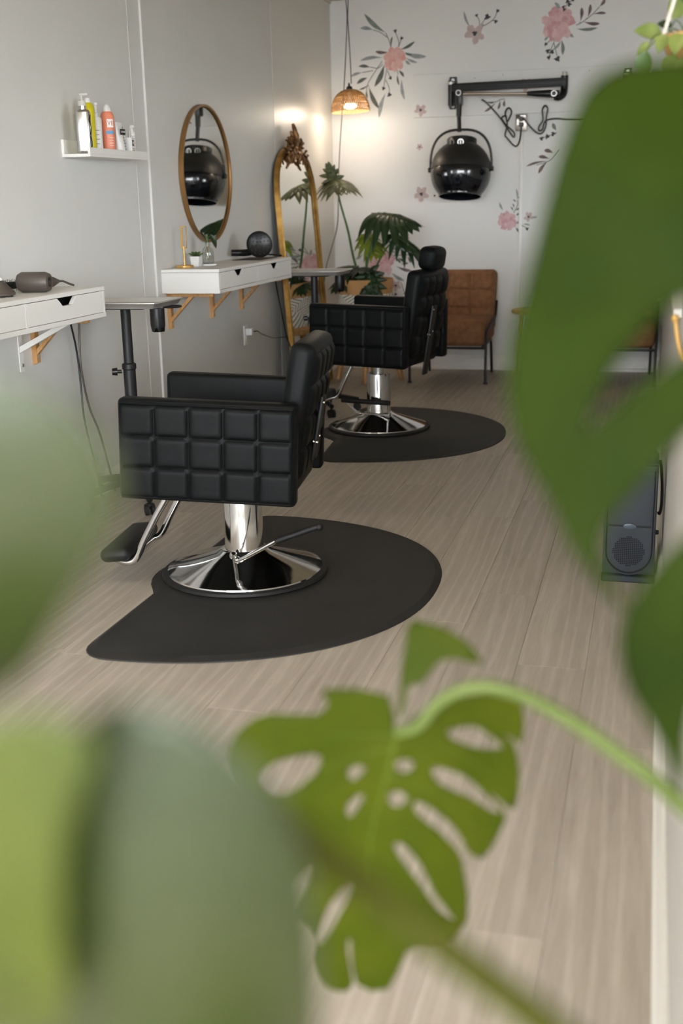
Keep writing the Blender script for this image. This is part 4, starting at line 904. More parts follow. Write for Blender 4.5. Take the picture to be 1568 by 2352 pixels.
DECALS = [
  ('a', 'coral flower with long grey-green leaves on wall beside pendant lamp', [((-1.887, 2.24), 0.085, 'coral')], [((-1.952, 2.421), (-2.109, 2.558), 0.031, 'g'), ((-2.044, 2.445), (-2.14, 2.461), 0.025, 'b'), ((-1.91, 2.316), (-1.903, 2.393), 0.014, 'm'), ((-1.845, 2.301), (-1.736, 2.352), 0.021, 's'), ((-1.815, 2.28), (-1.652, 2.245), 0.031, 'b'), ((-1.815, 2.28), (-1.759, 2.262), 0.017, 's'), ((-1.922, 2.291), (-2.03, 2.297), 0.023, 'm'), ((-1.976, 2.254), (-2.146, 2.241), 0.023, 'b'), ((-2.068, 2.192), (-2.157, 2.203), 0.021, 's'), ((-2.131, 2.159), (-2.218, 2.135), 0.019, 'b'), ((-2.09, 2.122), (-2.172, 2.084), 0.025, 's'), ((-1.964, 2.206), (-2.039, 2.057), 0.035, 's'), ((-2.086, 2.069), (-2.157, 2.043), 0.012, 's'), ((-2.081, 2.059), (-2.004, 1.902), 0.031, 's'), ((-1.956, 2.011), (-2.007, 1.84), 0.029, 'b'), ((-1.867, 2.135), (-1.854, 2.059), 0.014, 's'), ((-1.859, 2.163), (-1.818, 2.114), 0.019, 's'), ((-1.836, 2.101), (-1.814, 1.957), 0.023, 'b'), ((-1.81, 2.231), (-1.769, 2.197), 0.019, 'b'), ((-1.805, 2.245), (-1.718, 2.208), 0.017, 'b'), ((-2.099, 2.036), (-2.092, 1.978), 0.014, 's')], [[(-1.98, 2.23), (-2.043, 2.148), (-2.091, 2.074), (-2.099, 2.007)], [(-1.912, 2.316), (-1.927, 2.368), (-1.952, 2.421)], [(-1.932, 2.383), (-1.988, 2.423), (-2.044, 2.445)], [(-1.861, 2.304), (-1.855, 2.355), (-1.88, 2.422)], [(-1.857, 2.318), (-1.834, 2.377)], [(-1.944, 2.181), (-1.96, 2.106), (-1.971, 2.045)], [(-1.955, 2.101), (-1.93, 2.048), (-1.928, 2.0)], [(-1.941, 2.162), (-1.919, 2.114)], [(-1.877, 2.192), (-1.862, 2.135)], [(-1.975, 2.211), (-2.011, 2.184), (-2.068, 2.194)], [(-2.048, 2.169), (-2.131, 2.159)], [(-2.091, 2.074), (-2.081, 2.059)]], [((-1.88, 2.429), 0.013), ((-1.834, 2.377), 0.013), ((-1.971, 2.043), 0.013), ((-1.928, 1.998), 0.016), ((-1.919, 2.112), 0.012)], 0),
  ('b', 'mauve five-petal flower with bud sprig near ceiling, above hair dryer bracket', [((-1.306, 2.381), 0.07, 'mauve')], [((-1.338, 2.42), (-1.385, 2.532), 0.017, 'b'), ((-1.264, 2.416), (-1.244, 2.442), 0.012, 'b')], [[(-1.279, 2.412), (-1.24, 2.464), (-1.218, 2.481)], [(-1.274, 2.412), (-1.274, 2.462), (-1.294, 2.499)], [(-1.274, 2.412), (-1.181, 2.461), (-1.146, 2.518)], [(-1.181, 2.461), (-1.158, 2.451)]], [((-1.294, 2.499), 0.011), ((-1.146, 2.519), 0.013), ((-1.158, 2.451), 0.013), ((-1.219, 2.484), 0.021)], 0),
  ('c', 'big pink peony with dark bud sprays at top of the back wall', [((-0.726, 2.412), 0.115, 'pink')], [((-0.712, 2.496), (-0.752, 2.551), 0.022, 'b'), ((-0.656, 2.361), (-0.615, 2.318), 0.019, 'b'), ((-0.784, 2.333), (-0.818, 2.308), 0.015, 'b'), ((-0.699, 2.308), (-0.689, 2.206), 0.024, 'g'), ((-0.701, 2.302), (-0.753, 2.245), 0.018, 'b')], [[(-0.707, 2.484), (-0.665, 2.534), (-0.629, 2.558)], [(-0.759, 2.331), (-0.783, 2.303), (-0.804, 2.284)], [(-0.745, 2.307), (-0.769, 2.249), (-0.783, 2.19)], [(-0.751, 2.29), (-0.727, 2.205)]], [((-0.692, 2.518), 0.011), ((-0.686, 2.501), 0.012), ((-0.652, 2.531), 0.014), ((-0.665, 2.552), 0.014), ((-0.629, 2.558), 0.011), ((-0.806, 2.284), 0.012), ((-0.791, 2.238), 0.016), ((-0.762, 2.231), 0.016), ((-0.783, 2.196), 0.014), ((-0.723, 2.184), 0.02)], 0),
  ('d', 'brown leafy sprig right of the pink peony at top of wall', [], [((-0.575, 2.415), (-0.568, 2.508), 0.024, 'm'), ((-0.526, 2.439), (-0.509, 2.525), 0.022, 'm'), ((-0.493, 2.458), (-0.401, 2.461), 0.018, 'm'), ((-0.556, 2.417), (-0.442, 2.397), 0.023, 'm'), ((-0.449, 2.504), (-0.411, 2.551), 0.023, 'm'), ((-0.601, 2.373), (-0.453, 2.372), 0.02, 'g')], [[(-0.602, 2.396), (-0.559, 2.414), (-0.493, 2.46), (-0.449, 2.504)], [(-0.58, 2.404), (-0.575, 2.415)], [(-0.538, 2.428), (-0.526, 2.439)]], [], 0),
  ('f', 'pink peony with thin twig beside wall conduit, lower right of dryer', [((-1.055, 1.09), 0.07, 'pink'), ((-0.9, 1.117), 0.035, 'mauve')], [((-1.085, 1.164), (-1.114, 1.225), 0.014, 'b'), ((-0.985, 1.236), (-0.995, 1.318), 0.013, 'b'), ((-1.007, 1.181), (-1.017, 1.214), 0.009, 's'), ((-1.012, 1.159), (-1.031, 1.191), 0.009, 's'), ((-0.992, 1.222), (-1.017, 1.241), 0.009, 's'), ((-0.983, 1.249), (-0.964, 1.258), 0.009, 's'), ((-0.995, 1.163), (-0.96, 1.18), 0.013, 's'), ((-0.99, 1.126), (-0.965, 1.144), 0.012, 's'), ((-0.998, 1.076), (-0.96, 1.075), 0.017, 'b'), ((-0.993, 1.043), (-0.969, 1.006), 0.014, 's'), ((-0.877, 1.106), (-0.835, 1.114), 0.012, 'b'), ((-0.941, 1.066), (-0.885, 1.055), 0.012, 'b')], [[(-1.009, 1.145), (-0.982, 1.204), (-0.985, 1.236)], [(-0.975, 1.071), (-0.908, 1.037)]], [((-0.908, 1.031), 0.012)], 0),
  ('e', 'brown leaf sprig with buds on wall right of conduit', [], [((-0.761, 1.5), (-0.926, 1.469), 0.017, 'm'), ((-0.77, 1.501), (-0.837, 1.418), 0.025, 'm'), ((-0.757, 1.514), (-0.84, 1.534), 0.025, 'm'), ((-0.73, 1.553), (-0.8, 1.577), 0.027, 'm'), ((-0.716, 1.707), (-0.745, 1.76), 0.025, 'g')], [[(-0.852, 1.476), (-0.756, 1.505), (-0.69, 1.578)], [(-0.82, 1.657), (-0.711, 1.693)]], [((-0.82, 1.657), 0.015), ((-0.779, 1.669), 0.017), ((-0.738, 1.685), 0.017)], 0),
  ('g', 'large pink peony with many leaves low on wall behind styling chair', [((-2.009, 0.798), 0.111, 'pink'), ((-1.809, 0.986), 0.028, 'mauve'), ((-1.893, 0.627), 0.042, 'mauve'), ((-2.007, 0.601), 0.035, 'mauve')], [((-2.213, 0.912), (-2.149, 0.907), 0.021, 'b'), ((-1.9, 0.844), (-1.841, 0.929), 0.028, 's'), ((-1.824, 0.869), (-1.752, 0.916), 0.021, 's'), ((-1.761, 0.856), (-1.712, 0.89), 0.017, 's'), ((-1.743, 0.843), (-1.676, 0.834), 0.017, 'b'), ((-1.949, 0.909), (-1.841, 0.908), 0.023, 'b'), ((-1.945, 0.879), (-1.894, 0.876), 0.016, 'b'), ((-1.899, 0.943), (-1.845, 0.994), 0.024, 'b'), ((-1.9, 0.836), (-1.851, 0.792), 0.017, 's'), ((-1.873, 0.835), (-1.811, 0.805), 0.017, 's'), ((-1.801, 0.843), (-1.775, 0.792), 0.016, 's'), ((-1.851, 0.783), (-1.793, 0.792), 0.017, 'm'), ((-1.892, 0.775), (-1.769, 0.735), 0.024, 'm'), ((-1.924, 0.723), (-1.825, 0.662), 0.024, 'b'), ((-1.995, 0.884), (-2.021, 0.94), 0.021, 'b'), ((-2.094, 0.889), (-2.048, 0.945), 0.023, 'b'), ((-2.15, 0.859), (-2.205, 0.825), 0.019, 'b')], [[(-1.914, 0.844), (-1.824, 0.856), (-1.743, 0.849)], [(-1.961, 0.693), (-1.925, 0.645)], [(-1.852, 0.649), (-1.825, 0.579), (-1.807, 0.562)], [(-1.985, 0.91), (-1.931, 0.96)], [(-1.922, 0.909), (-1.832, 0.968)], [(-1.994, 0.901), (-1.962, 0.978)], [(-1.905, 0.844), (-1.891, 0.857)]], [((-1.962, 0.982), 0.012), ((-1.931, 0.948), 0.012), ((-1.961, 0.658), 0.01), ((-1.952, 0.632), 0.009), ((-1.925, 0.562), 0.01), ((-1.894, 0.562), 0.012), ((-1.953, 0.562), 0.012), ((-1.815, 0.571), 0.014)], 0),
  ('s0', 'tiny mauve flower on wall left of hood dryer', [((-1.705, 1.626), 0.024, 'mauve')], [], [], [], 0),
  ('s1', 'mauve flower on wall lower left of hood dryer', [((-1.693, 1.293), 0.055, 'mauve')], [], [], [], 0),
  ('h', 'small mauve flower at left end of dryer mounting board', [((-1.693, 1.881), 0.044, 'mauve')], [], [], [], 1),
  ('i', 'mauve flower and leaf sprig half hidden behind dryer arm', [((-0.937, 2.019), 0.047, 'mauve')], [((-1.144, 1.917), (-1.229, 1.851), 0.017, 'm'), ((-1.118, 1.928), (-1.131, 1.863), 0.017, 'm'), ((-1.084, 1.93), (-1.087, 1.88), 0.019, 'm'), ((-1.213, 1.916), (-1.16, 1.91), 0.01, 'm'), ((-0.814, 2.021), (-0.812, 2.047), 0.015, 'm'), ((-0.766, 2.019), (-0.767, 2.053), 0.014, 'm')], [[(-1.209, 1.916), (-1.144, 1.917), (-1.116, 1.929), (-1.084, 1.932)]], [], 1),
]

def make_decal(key, label, flowers, leaves, stems, buds, onb):
    py = BY-(0.0205 if onb else 0.0005)
    pts0 = [f[0] for f in flowers]+[l[0] for l in leaves]
    ox, oz = pts0[0]
    t = thing('wall_decal', label, 'wall decal', (ox, py, oz), group='watercolour flower decals')
    lay = [0.0]
    def poly(name, P, m):
        lay[0] += 0.00002
        b = B(); b.bm.faces.new([b.bm.verts.new((x_-ox, -lay[0], z_-oz)) for x_, z_ in P]); return b.o(name, m, t, smooth=0)
    for s_ in stems:
        P = catmull([Vector((a[0], a[1], 0)) for a in s_], 6)
        L_, R_ = [], []
        for i, p_ in enumerate(P):
            d = (P[min(i+1, len(P)-1)]-P[max(i-1, 0)]).normalized(); nrm = Vector((-d.y, d.x, 0))*0.0024
            L_.append((p_.x+nrm.x, p_.y+nrm.y)); R_.append((p_.x-nrm.x, p_.y-nrm.y))
        poly('stem', L_+R_[::-1], TINT['s'])
    for a, c_, wd, k in leaves:
        a = Vector(a); c_ = Vector(c_); d = c_-a; nrm = Vector((-d.y, d.x)).normalized(); cv = 0.10*random.choice((-1, 1))
        L_, R_ = [], []
        for i in range(13):
            u = i/12; wv = wd*0.5*(math.sin(PI*u**1.25)**0.9)*1.05 if k not in ('m',) else wd*0.5*(math.sin(PI*u**1.7)**0.8)
            q = a+d*u+nrm*cv*d.length*math.sin(PI*u)*0.6
            L_.append(tuple(q+nrm*wv)); R_.append(tuple(q-nrm*wv))
        poly('leaf', L_+R_[1:-1][::-1], TINT[k])
    def blob(cx, cz, r, ang, L, m, name, seed, rag=0.16):
        rr = random.Random(seed); ph = [rr.uniform(0, 6.28) for _ in range(3)]
        P = []
        for i in range(26):
            th = 2*PI*i/26; rad = r*(1+rag*math.sin(3*th+ph[0])+rag*0.6*math.sin(5*th+ph[1])+rag*0.5*math.sin(8*th+ph[2]))
            x_ = rad*math.cos(th)*L; z_ = rad*math.sin(th)
            P.append((cx+x_*math.cos(ang)-z_*math.sin(ang), cz+x_*math.sin(ang)+z_*math.cos(ang)))
        poly(name, P, m)
    for fi, ((cx, cz), r, k) in enumerate(flowers):
        sd = hash_int(key)+fi*17
        if k == 'mauve':
            for q in range(5):
                a = q*2*PI/5+0.9+0.15*math.sin(q*3+sd); blob(cx+0.55*r*math.cos(a), cz+0.55*r*math.sin(a), r*0.34, a, 1.45, TINT['mauve'], 'petal', sd+q, 0.08)
            blob(cx, cz, r*0.22, 0, 1, TINT['dark'], 'flower_eye', sd+9, 0.2)
        else:
            k2 = TINT[k+'2']; k1 = TINT[k]
            for q in range(9):
                a = q*2*PI/9+0.2*math.sin(q*5+sd); blob(cx+0.62*r*math.cos(a), cz+0.60*r*math.sin(a), r*0.32, a, 1.25, k1 if (q+fi) % 3 else k2, 'petal', sd+q, 0.12)
            for q in range(6):
                a = q*2*PI/6+0.5; blob(cx+0.33*r*math.cos(a), cz+0.33*r*math.sin(a), r*0.27, a, 1.2, k2 if q % 3 == 0 else k1, 'petal', sd+20+q, 0.14)
            blob(cx-0.08*r, cz-0.05*r, r*0.20, 0.4, 1.1, k2, 'petal', sd+40, 0.25)
    for q, ((cx, cz), r) in enumerate(buds):
        blob(cx, cz, r*0.8, 0.7, 1.15, TINT['dark'], 'bud', q*7+3, 0.25)
def hash_int(s_): return sum(ord(c_)*(i+3) for i, c_ in enumerate(s_))
for dcl in DECALS: make_decal(*dcl)

# ------------------------------------------------------------------ corner plant on its stool
t = thing('plant_stool', 'round stool with beech legs under the corner planter', 'stool', (-1.965, 8.07, 0))
B().lathe([(0, 0.355), (0.185, 0.355), (0.190, 0.360), (0.190, 0.378), (0.186, 0.382), (0, 0.382)], seg=48).o('seat', m_beech, t)
for q in range(4):
    a = math.radians(-84)+q*PI/2; c_, s_ = math.cos(a), math.sin(a)
    B().cyl((0.235*c_, 0.235*s_, 0), (0.15*c_, 0.15*s_, 0.357), 0.019, 0.026, 20).o('leg', m_beech, t)
def pattern_mat():
    m = bpy.data.materials.new('line_pattern_ceramic'); m.use_nodes = True; nt = m.node_tree; N = nt.nodes; Lk = nt.links
    b = N['Principled BSDF']; b.inputs['Roughness'].default_value = 0.5
    tc = N.new('ShaderNodeTexCoord'); vo = N.new('ShaderNodeTexVoronoi'); vo.inputs['Scale'].default_value = 8.0; Lk.new(tc.outputs['Object'], vo.inputs['Vector'])
    wn = N.new('ShaderNodeVectorMath'); wn.operation = 'DOT_PRODUCT'
    sb = N.new('ShaderNodeVectorMath'); sb.operation = 'SUBTRACT'; sb.inputs[1].default_value = (0.5, 0.5, 0.5); Lk.new(vo.outputs['Color'], sb.inputs[0])
    nm = N.new('ShaderNodeVectorMath'); nm.operation = 'NORMALIZE'; Lk.new(sb.outputs[0], nm.inputs[0])
    Lk.new(tc.outputs['Object'], wn.inputs[0]); Lk.new(nm.outputs[0], wn.inputs[1])
    ml = N.new('ShaderNodeMath'); ml.operation = 'MULTIPLY'; ml.inputs[1].default_value = 420.0; Lk.new(wn.outputs['Value'], ml.inputs[0])
    sn = N.new('ShaderNodeMath'); sn.operation = 'SINE'; Lk.new(ml.outputs[0], sn.inputs[0])
    rp = N.new('ShaderNodeValToRGB'); rp.color_ramp.elements[0].position = 0.60; rp.color_ramp.elements[1].position = 0.78
    rp.color_ramp.elements[0].color = lin((226, 220, 208))+(1,); rp.color_ramp.elements[1].color = lin((50, 48, 46))+(1,)
    Lk.new(sn.outputs[0], rp.inputs['Fac']); Lk.new(rp.outputs['Color'], b.inputs['Base Color']); return m
t = thing('planter_pot', 'round planter with tan top band and black line pattern, in corner', 'planter', (-1.995, 8.075, 0.382))
B().lathe([(0, 0.0), (0.175, 0.0), (0.185, 0.010), (0.200, 0.235), (0.200, 0.236)], seg=56).o('patterned_body', pattern_mat(), t)
B().lathe([(0.200, 0.236), (0.208, 0.332), (0.205, 0.337), (0.196, 0.335), (0.190, 0.285), (0.190, 0.27)], seg=56).o('tan_band', m_terra, t)
B().lathe([(0, 0.300), (0.10, 0.303), (0.192, 0.298)], seg=40).o('soil', m_soil, t)
B().lathe([(0.176, 0.0), (0.190, 0.0), (0.194, 0.006), (0.190, 0.030), (0.184, 0.032)], seg=56).o('saucer', m_pine, t)

def lobed_leaf(parent, base, d, nrm, L, Wd, n, m, droop=0.9, lobe_w=0.16, fold=0.15, seed=0, name='leaf', start=0.0):
    """deeply cut philodendron leaf: a web along the midrib with n lobes a side"""
    base = Vector(base); d = Vector(d).normalized(); nrm = Vector(nrm); s_ = d.cross(nrm).normalized(); nn = s_.cross(d).normalized()
    rr = random.Random(seed)
    b = B()
    def place(x_, y_, lift=0.0):     # x along midrib, y lateral (metres)
        dist2 = (x_/L)**2*0.55+(y_/Wd)**2*0.9
        return base+d*x_+s_*y_+nn*lift+Vector((0, 0, -droop*L*dist2*0.45))
    for sd in (-1, 1):
        for i in range(n):
            u = start+(1-start)*(i+0.3)/n
            ang = math.radians(128-112*(i/(n-1))+rr.uniform(-6, 6)); ln = Wd*(0.56+0.44*math.sin(PI*min(1, 0.25+0.75*u)))*(1.0 if i < n-2 else 0.85)*rr.uniform(0.88, 1.1)
            dx, dy = math.cos(ang), math.sin(ang)*sd; x0 = u*L*0.78
            hw = lobe_w*Wd*rr.uniform(0.9, 1.15); tw = rr.uniform(-0.25, 0.25)
            K = 8; V = []
            for k in range(K+1):
                q = k/K; wv = hw*(0.75+0.5*math.sin(PI*min(1, q*0.9)))*(1-q**3.5)+0.0008
                bend = 0.18*q*q*ln
                cx_ = x0+dx*ln*q+bend; cy_ = dy*ln*q
                px_, py_ = -dy, dx*1.0
                V.append([b.bm.verts.new(place(cx_+px_*wv*e, cy_+py_*wv*e, (abs(e)*fold*wv)+tw*e*wv*q)) for e in (-1, 0, 1)])
            for a_, c_ in zip(V, V[1:]):
                for k in range(2): b.bm.faces.new((a_[k], a_[k+1], c_[k+1], c_[k]))
    W = []
    for k in range(9):
        q = k/8; wv = Wd*0.46*math.sin(PI*(0.15+0.8*q))
        W.append([b.bm.verts.new(place(q*L*0.9, wv*e, abs(e)*0.004-0.001)) for e in (-1, 0, 1)])
    for a_, c_ in zip(W, W[1:]):
        for k in range(2): b.bm.faces.new((a_[k], a_[k+1], c_[k+1], c_[k]))
    o_ = b.o(name, m, parent, smooth=60)
    sm = o_.modifiers.new('thickness', 'SOLIDIFY'); sm.thickness = 0.0012
    B().tube([place(q*L*0.85, 0, 0.002) for q in (0, .2, .4, .6, .8, 1)], lambda q: 0.0035-0.0025*q, 6).o('midrib', m_stem, o_)
    return o_
m_leaflit = leaf_mat('leaf_lamplit', (104, 108, 72), (62, 72, 42), 0.36, 0.15, (120, 130, 60))  # leaf colour lightened to olive tan, pendant's light painted in
t = thing('philodendron', 'tree philodendron with deeply cut drooping leaves in the corner planter', 'plant', (-1.995, 8.075, 0.684))
def rel(p_): return Vector(p_)-Vector((-1.995, 8.075, 0.684))
def stem(pts, r=0.009): return B().tube([rel(q) for q in pts], lambda u: r*(1-0.35*u), 10, smooth=6).o('stem', m_stem, t)
stem([(-2.02, 8.10, 0.68), (-2.085, 8.13, 0.86), (-2.13, 8.16, 1.05), (-2.185, 8.16, 1.25), (-2.205, 8.15, 1.37)], 0.010)
lobed_leaf(t, rel((-2.215, 8.17, 1.40)), (0.35, -0.70, -0.10), (0.05, -0.35, 1.0), 0.24, 0.165, 8, m_leaflit, 0.9, 0.16, seed=1)
lobed_leaf(t, rel((-2.235, 8.20, 1.38)), (-0.25, -0.2, 0.9), (0.2, -1.0, 0.2), 0.15, 0.085, 5, m_leaflit, 0.2, 0.17, seed=6)
stem([(-1.97, 8.05, 0.68), (-1.955, 8.00, 0.82), (-1.90, 7.96, 0.98), (-1.83, 7.95, 1.10), (-1.80, 7.96, 1.135)], 0.010)
lobed_leaf(t, rel((-1.885, 8.00, 1.165)), (0.82, -0.30, 0.02), (0.1, -0.45, 1.0), 0.36, 0.185, 8, m_leafd, 1.2, 0.16, seed=2)
stem([(-1.93, 8.08, 0.68), (-1.90, 8.05, 0.80), (-1.82, 8.03, 0.93), (-1.74, 8.02, 1.00)], 0.008)
lobed_leaf(t, rel((-1.78, 8.04, 1.02)), (0.75, 0.1, -0.35), (0.2, -0.6, 0.8), 0.24, 0.13, 7, m_leafd, 1.0, 0.12, seed=3)
stem([(-1.99, 8.12, 0.68), (-1.99, 8.12, 0.85), (-1.975, 8.10, 1.0)], 0.007)
lobed_leaf(t, rel((-1.985, 8.10, 1.02)), (0.45, -0.35, -0.35), (-0.1, -0.6, 0.8), 0.20, 0.11, 7, m_leafy, 0.9, 0.15, seed=4)
lobed_leaf(t, rel((-2.04, 8.02, 0.80)), (-0.55, -0.55, 0.05), (0.1, -0.5, 1.0), 0.20, 0.13, 7, m_leafd, 0.9, 0.15, seed=5)
lobed_leaf(t, rel((-1.98, 8.00, 0.80)), (0.25, -0.75, 0.10), (0.1, -0.4, 1.0), 0.22, 0.14, 7, m_leafd, 0.9, 0.14, seed=8)
lobed_leaf(t, rel((-1.915, 7.90, 0.775)), (0.18, -0.15, -0.9), (0.15, -1.0, -0.1), 0.24, 0.115, 7, m_leafd, 0.0, 0.16, seed=9)
stem([(-1.95, 8.03, 0.68), (-1.93, 7.95, 0.76), (-1.915, 7.90, 0.775)], 0.005)
lobed_leaf(t, rel((-2.10, 7.98, 0.74)), (-0.3, -0.8, -0.35), (-0.1, -0.6, 0.8), 0.17, 0.10, 6, m_leafd, 0.8, 0.16, seed=10)
stem([(-2.03, 8.03, 0.68), (-2.06, 8.0, 0.76), (-2.10, 7.98, 0.74)], 0.004); stem([(-2.0, 8.05, 0.68), (-2.02, 8.03, 0.76), (-2.04, 8.02, 0.80)], 0.005); stem([(-1.98, 8.05, 0.68), (-1.98, 8.02, 0.76), (-1.98, 8.00, 0.80)], 0.005)

# ------------------------------------------------------------------ portable heater beside the partition
t = thing('portable_heater', 'dark slate portable heater with round grille on floor by partition', 'heater', (-0.037, 3.755, 0))
hwid = 0.084
poly = [(-hwid, 0.0), (hwid, 0.0), (hwid, 0.40), (hwid-0.03, 0.435), (-hwid+0.03, 0.435), (-hwid, 0.40)]
B().prism(poly, 'y', 0.02, 0.20).o('case', m_heater, t, smooth=20)
B().box((0, 0.02, 0.012), (2*hwid+0.004, 0.05, 0.024), 0.004, 1).o('foot', m_heater, t)
def upoly(r, ztop, zc, n=18):
    pts = [(r, ztop)]
    pts = [(-r, ztop)]+[(-r*math.cos(PI*i/n), zc-r*math.sin(PI*i/n)) for i in range(n+1)]+[(r, ztop)]
    return pts
B().prism(upoly(0.080, 0.40, 0.108), 'y', -0.006, 0.022).o('front_bezel', m_heater, t, smooth=30)
fp = B().prism(upoly(0.066, 0.196, 0.112), 'y', -0.012, 0.0).o('lower_panel', m_heater, t, smooth=30)
B().prism([(-0.066, 0.202), (0.066, 0.202), (0.066, 0.385), (-0.066, 0.385)], 'y', -0.012, 0.0).o('upper_panel', m_heater, t, smooth=30)
B().lathe([(0, 0.0), (0.022, 0.0), (0.020, 0.005), (0, 0.007)], c=(0, -0.011, 0.199), rot=Matrix.Rotation(PI/2, 3, 'X') @ Matrix.Diagonal((1, 0.45, 1)), seg=28).o('latch_button', mat('slate_button', (74, 84, 96), 0.35), t)
gh = B()
for i in range(-8, 9):
    for j in range(-8, 9):
        if i*i+j*j <= 66: gh.box((i*0.0062, -0.0125, 0.112+j*0.0062), (0.0042, 0.0014, 0.0036))
tag(gh.o('grille_holes', mat('grille_void', (5, 6, 7), 0.9), fp, smooth=0), kind='stuff')
B().tube([(a, -0.0075, c_) for a, c_ in upoly(0.0735, 0.385, 0.110)], 0.0028, 6).o('panel_gap', m_rubber, fp)
B().box((0, -0.0085, 0.199), (0.134, 0.004, 0.004)).o('panel_gap', m_rubber, fp, smooth=0)
B().cyl((0.084, 0.05, 0.165), (0.094, 0.05, 0.165), 0.009, 0.007, 10).o('cord_inlet', m_black, t)
cord(t, [(0.050, 3.81, 0.41), (0.055, 3.81, 0.38), (0.060, 3.81, 0.32), (0.061, 3.81, 0.26), (0.056, 3.81, 0.228), (0.052, 3.81, 0.235)], 0.005)
# gold hook on the partition
t = thing('wall_hook', 'gold ball-end coat hook on the low white partition', 'hook', (PX, 2.20, 0.985))
B().cyl((0, 0, -0.03), (-0.005, 0, -0.03), 0.014, seg=20).o('rose', m_brass, t)
B().tube([(-0.004, 0, -0.030), (-0.013, 0, -0.028), (-0.022, 0, 0.0), (-0.029, 0, 0.040)], 0.0045, 10, smooth=5).o('arm', m_brass, t)
B().sph((-0.030, 0, 0.046), 0.0078).o('ball', m_brass, t)

# ------------------------------------------------------------------ hanging planter
HXc, HYc, HZ = 0.088, 2.585, 1.560
t = thing('hanging_planter', 'tan bowl planter hung on white ropes at top right', 'planter', (HXc, HYc, HZ))
B().lathe([(0, -0.075), (0.045, -0.072), (0.080, -0.045), (0.097, -0.006), (0.098, 0.0), (0.092, 0.0), (0.088, -0.010), (0, -0.012)], seg=44).o('bowl', m_terra, t)
B().lathe([(0, -0.010), (0.089, -0.011)], seg=30).o('soil', m_soil, t)
for q in range(3):
    a = math.radians(196)+q*2*PI/3
    B().tube([(0.097*math.cos(a), 0.097*math.sin(a), -0.004), (0.012*math.cos(a), 0.012*math.sin(a), 0.30)], 0.0038, 8).o('rope', m_rope, t)
B().tube([(0, 0, 0.29), (0, 0, CZ-HZ)], 0.006, 8).sph((0, 0, 0.30), 0.013).o('rope', m_rope, t)
m_var = leaf_mat('variegated_leaf', (84, 108, 40), (150, 160, 96), 0.4, 0.2, (150, 180, 60)); m_pal = leaf_mat('pale_leaf', (160, 170, 100), (104, 124, 50), 0.4, 0.25)
t2 = thing('trailing_pothos', 'small variegated trailing vine growing over hanging bowl rim', 'plant', (HXc, HYc, HZ-0.010))
def heart(base, d, upv, L, m):
    return simple_leaf('leaf', base, d, upv, L, L*0.85, m, t2, 0.25, 7)
vr = random.Random(5)
spots = [(-0.098, 0.01, 0.012, (-0.6, -0.2, 0.25), 0.055, m_var), (-0.115, -0.01, -0.005, (-0.8, 0.2, -0.3), 0.036, m_var), (-0.125, -0.03, -0.020, (-0.15, -0.05, -1.0), 0.048, m_stem), (-0.085, -0.045, 0.008, (-0.3, -0.6, -0.5), 0.045, m_var),
         (-0.060, -0.075, 0.006, (-0.2, -0.6, -0.6), 0.048, m_pal), (-0.075, -0.05, -0.03, (-0.1, -0.4, -0.9), 0.045, m_var), (-0.055, -0.08, -0.04, (0.1, -0.3, -0.9), 0.05, m_var), (-0.065, 0.0, 0.045, (-0.2, -0.4, 0.6), 0.045, m_var), (-0.05, 0.03, 0.065, (-0.1, -0.3, 0.8), 0.05, m_stem), (-0.04, -0.04, 0.05, (0.2, -0.5, 0.5), 0.05, m_var), (-0.078, 0.02, 0.03, (-0.8, 0, 0.4), 0.03, m_leafd)]
for (x_, y_, z_, d_, L_, m_) in spots:
    B().tube([(x_*0.5, y_*0.5, 0.0), (x_*0.85, y_*0.85, max(z_, 0)+0.012), (x_, y_, z_+0.0)], 0.0014, 6, smooth=4).o('vine', m_stem, t2); heart((x_, y_, z_), d_, (-0.2, -0.8, 0.6), L_, m_)
for q in range(26):
    a = vr.uniform(0, 2*PI); r_ = vr.uniform(0.02, 0.10)
    if math.cos(a)*r_ < -0.02: continue
    heart((r_*math.cos(a), r_*math.sin(a), 0.012+vr.uniform(0, 0.03)), (math.cos(a), math.sin(a), vr.uniform(-0.4, 0.6)), (0, 0, 1), vr.uniform(0.035, 0.05), vr.choice((m_var, m_pal, m_var)))

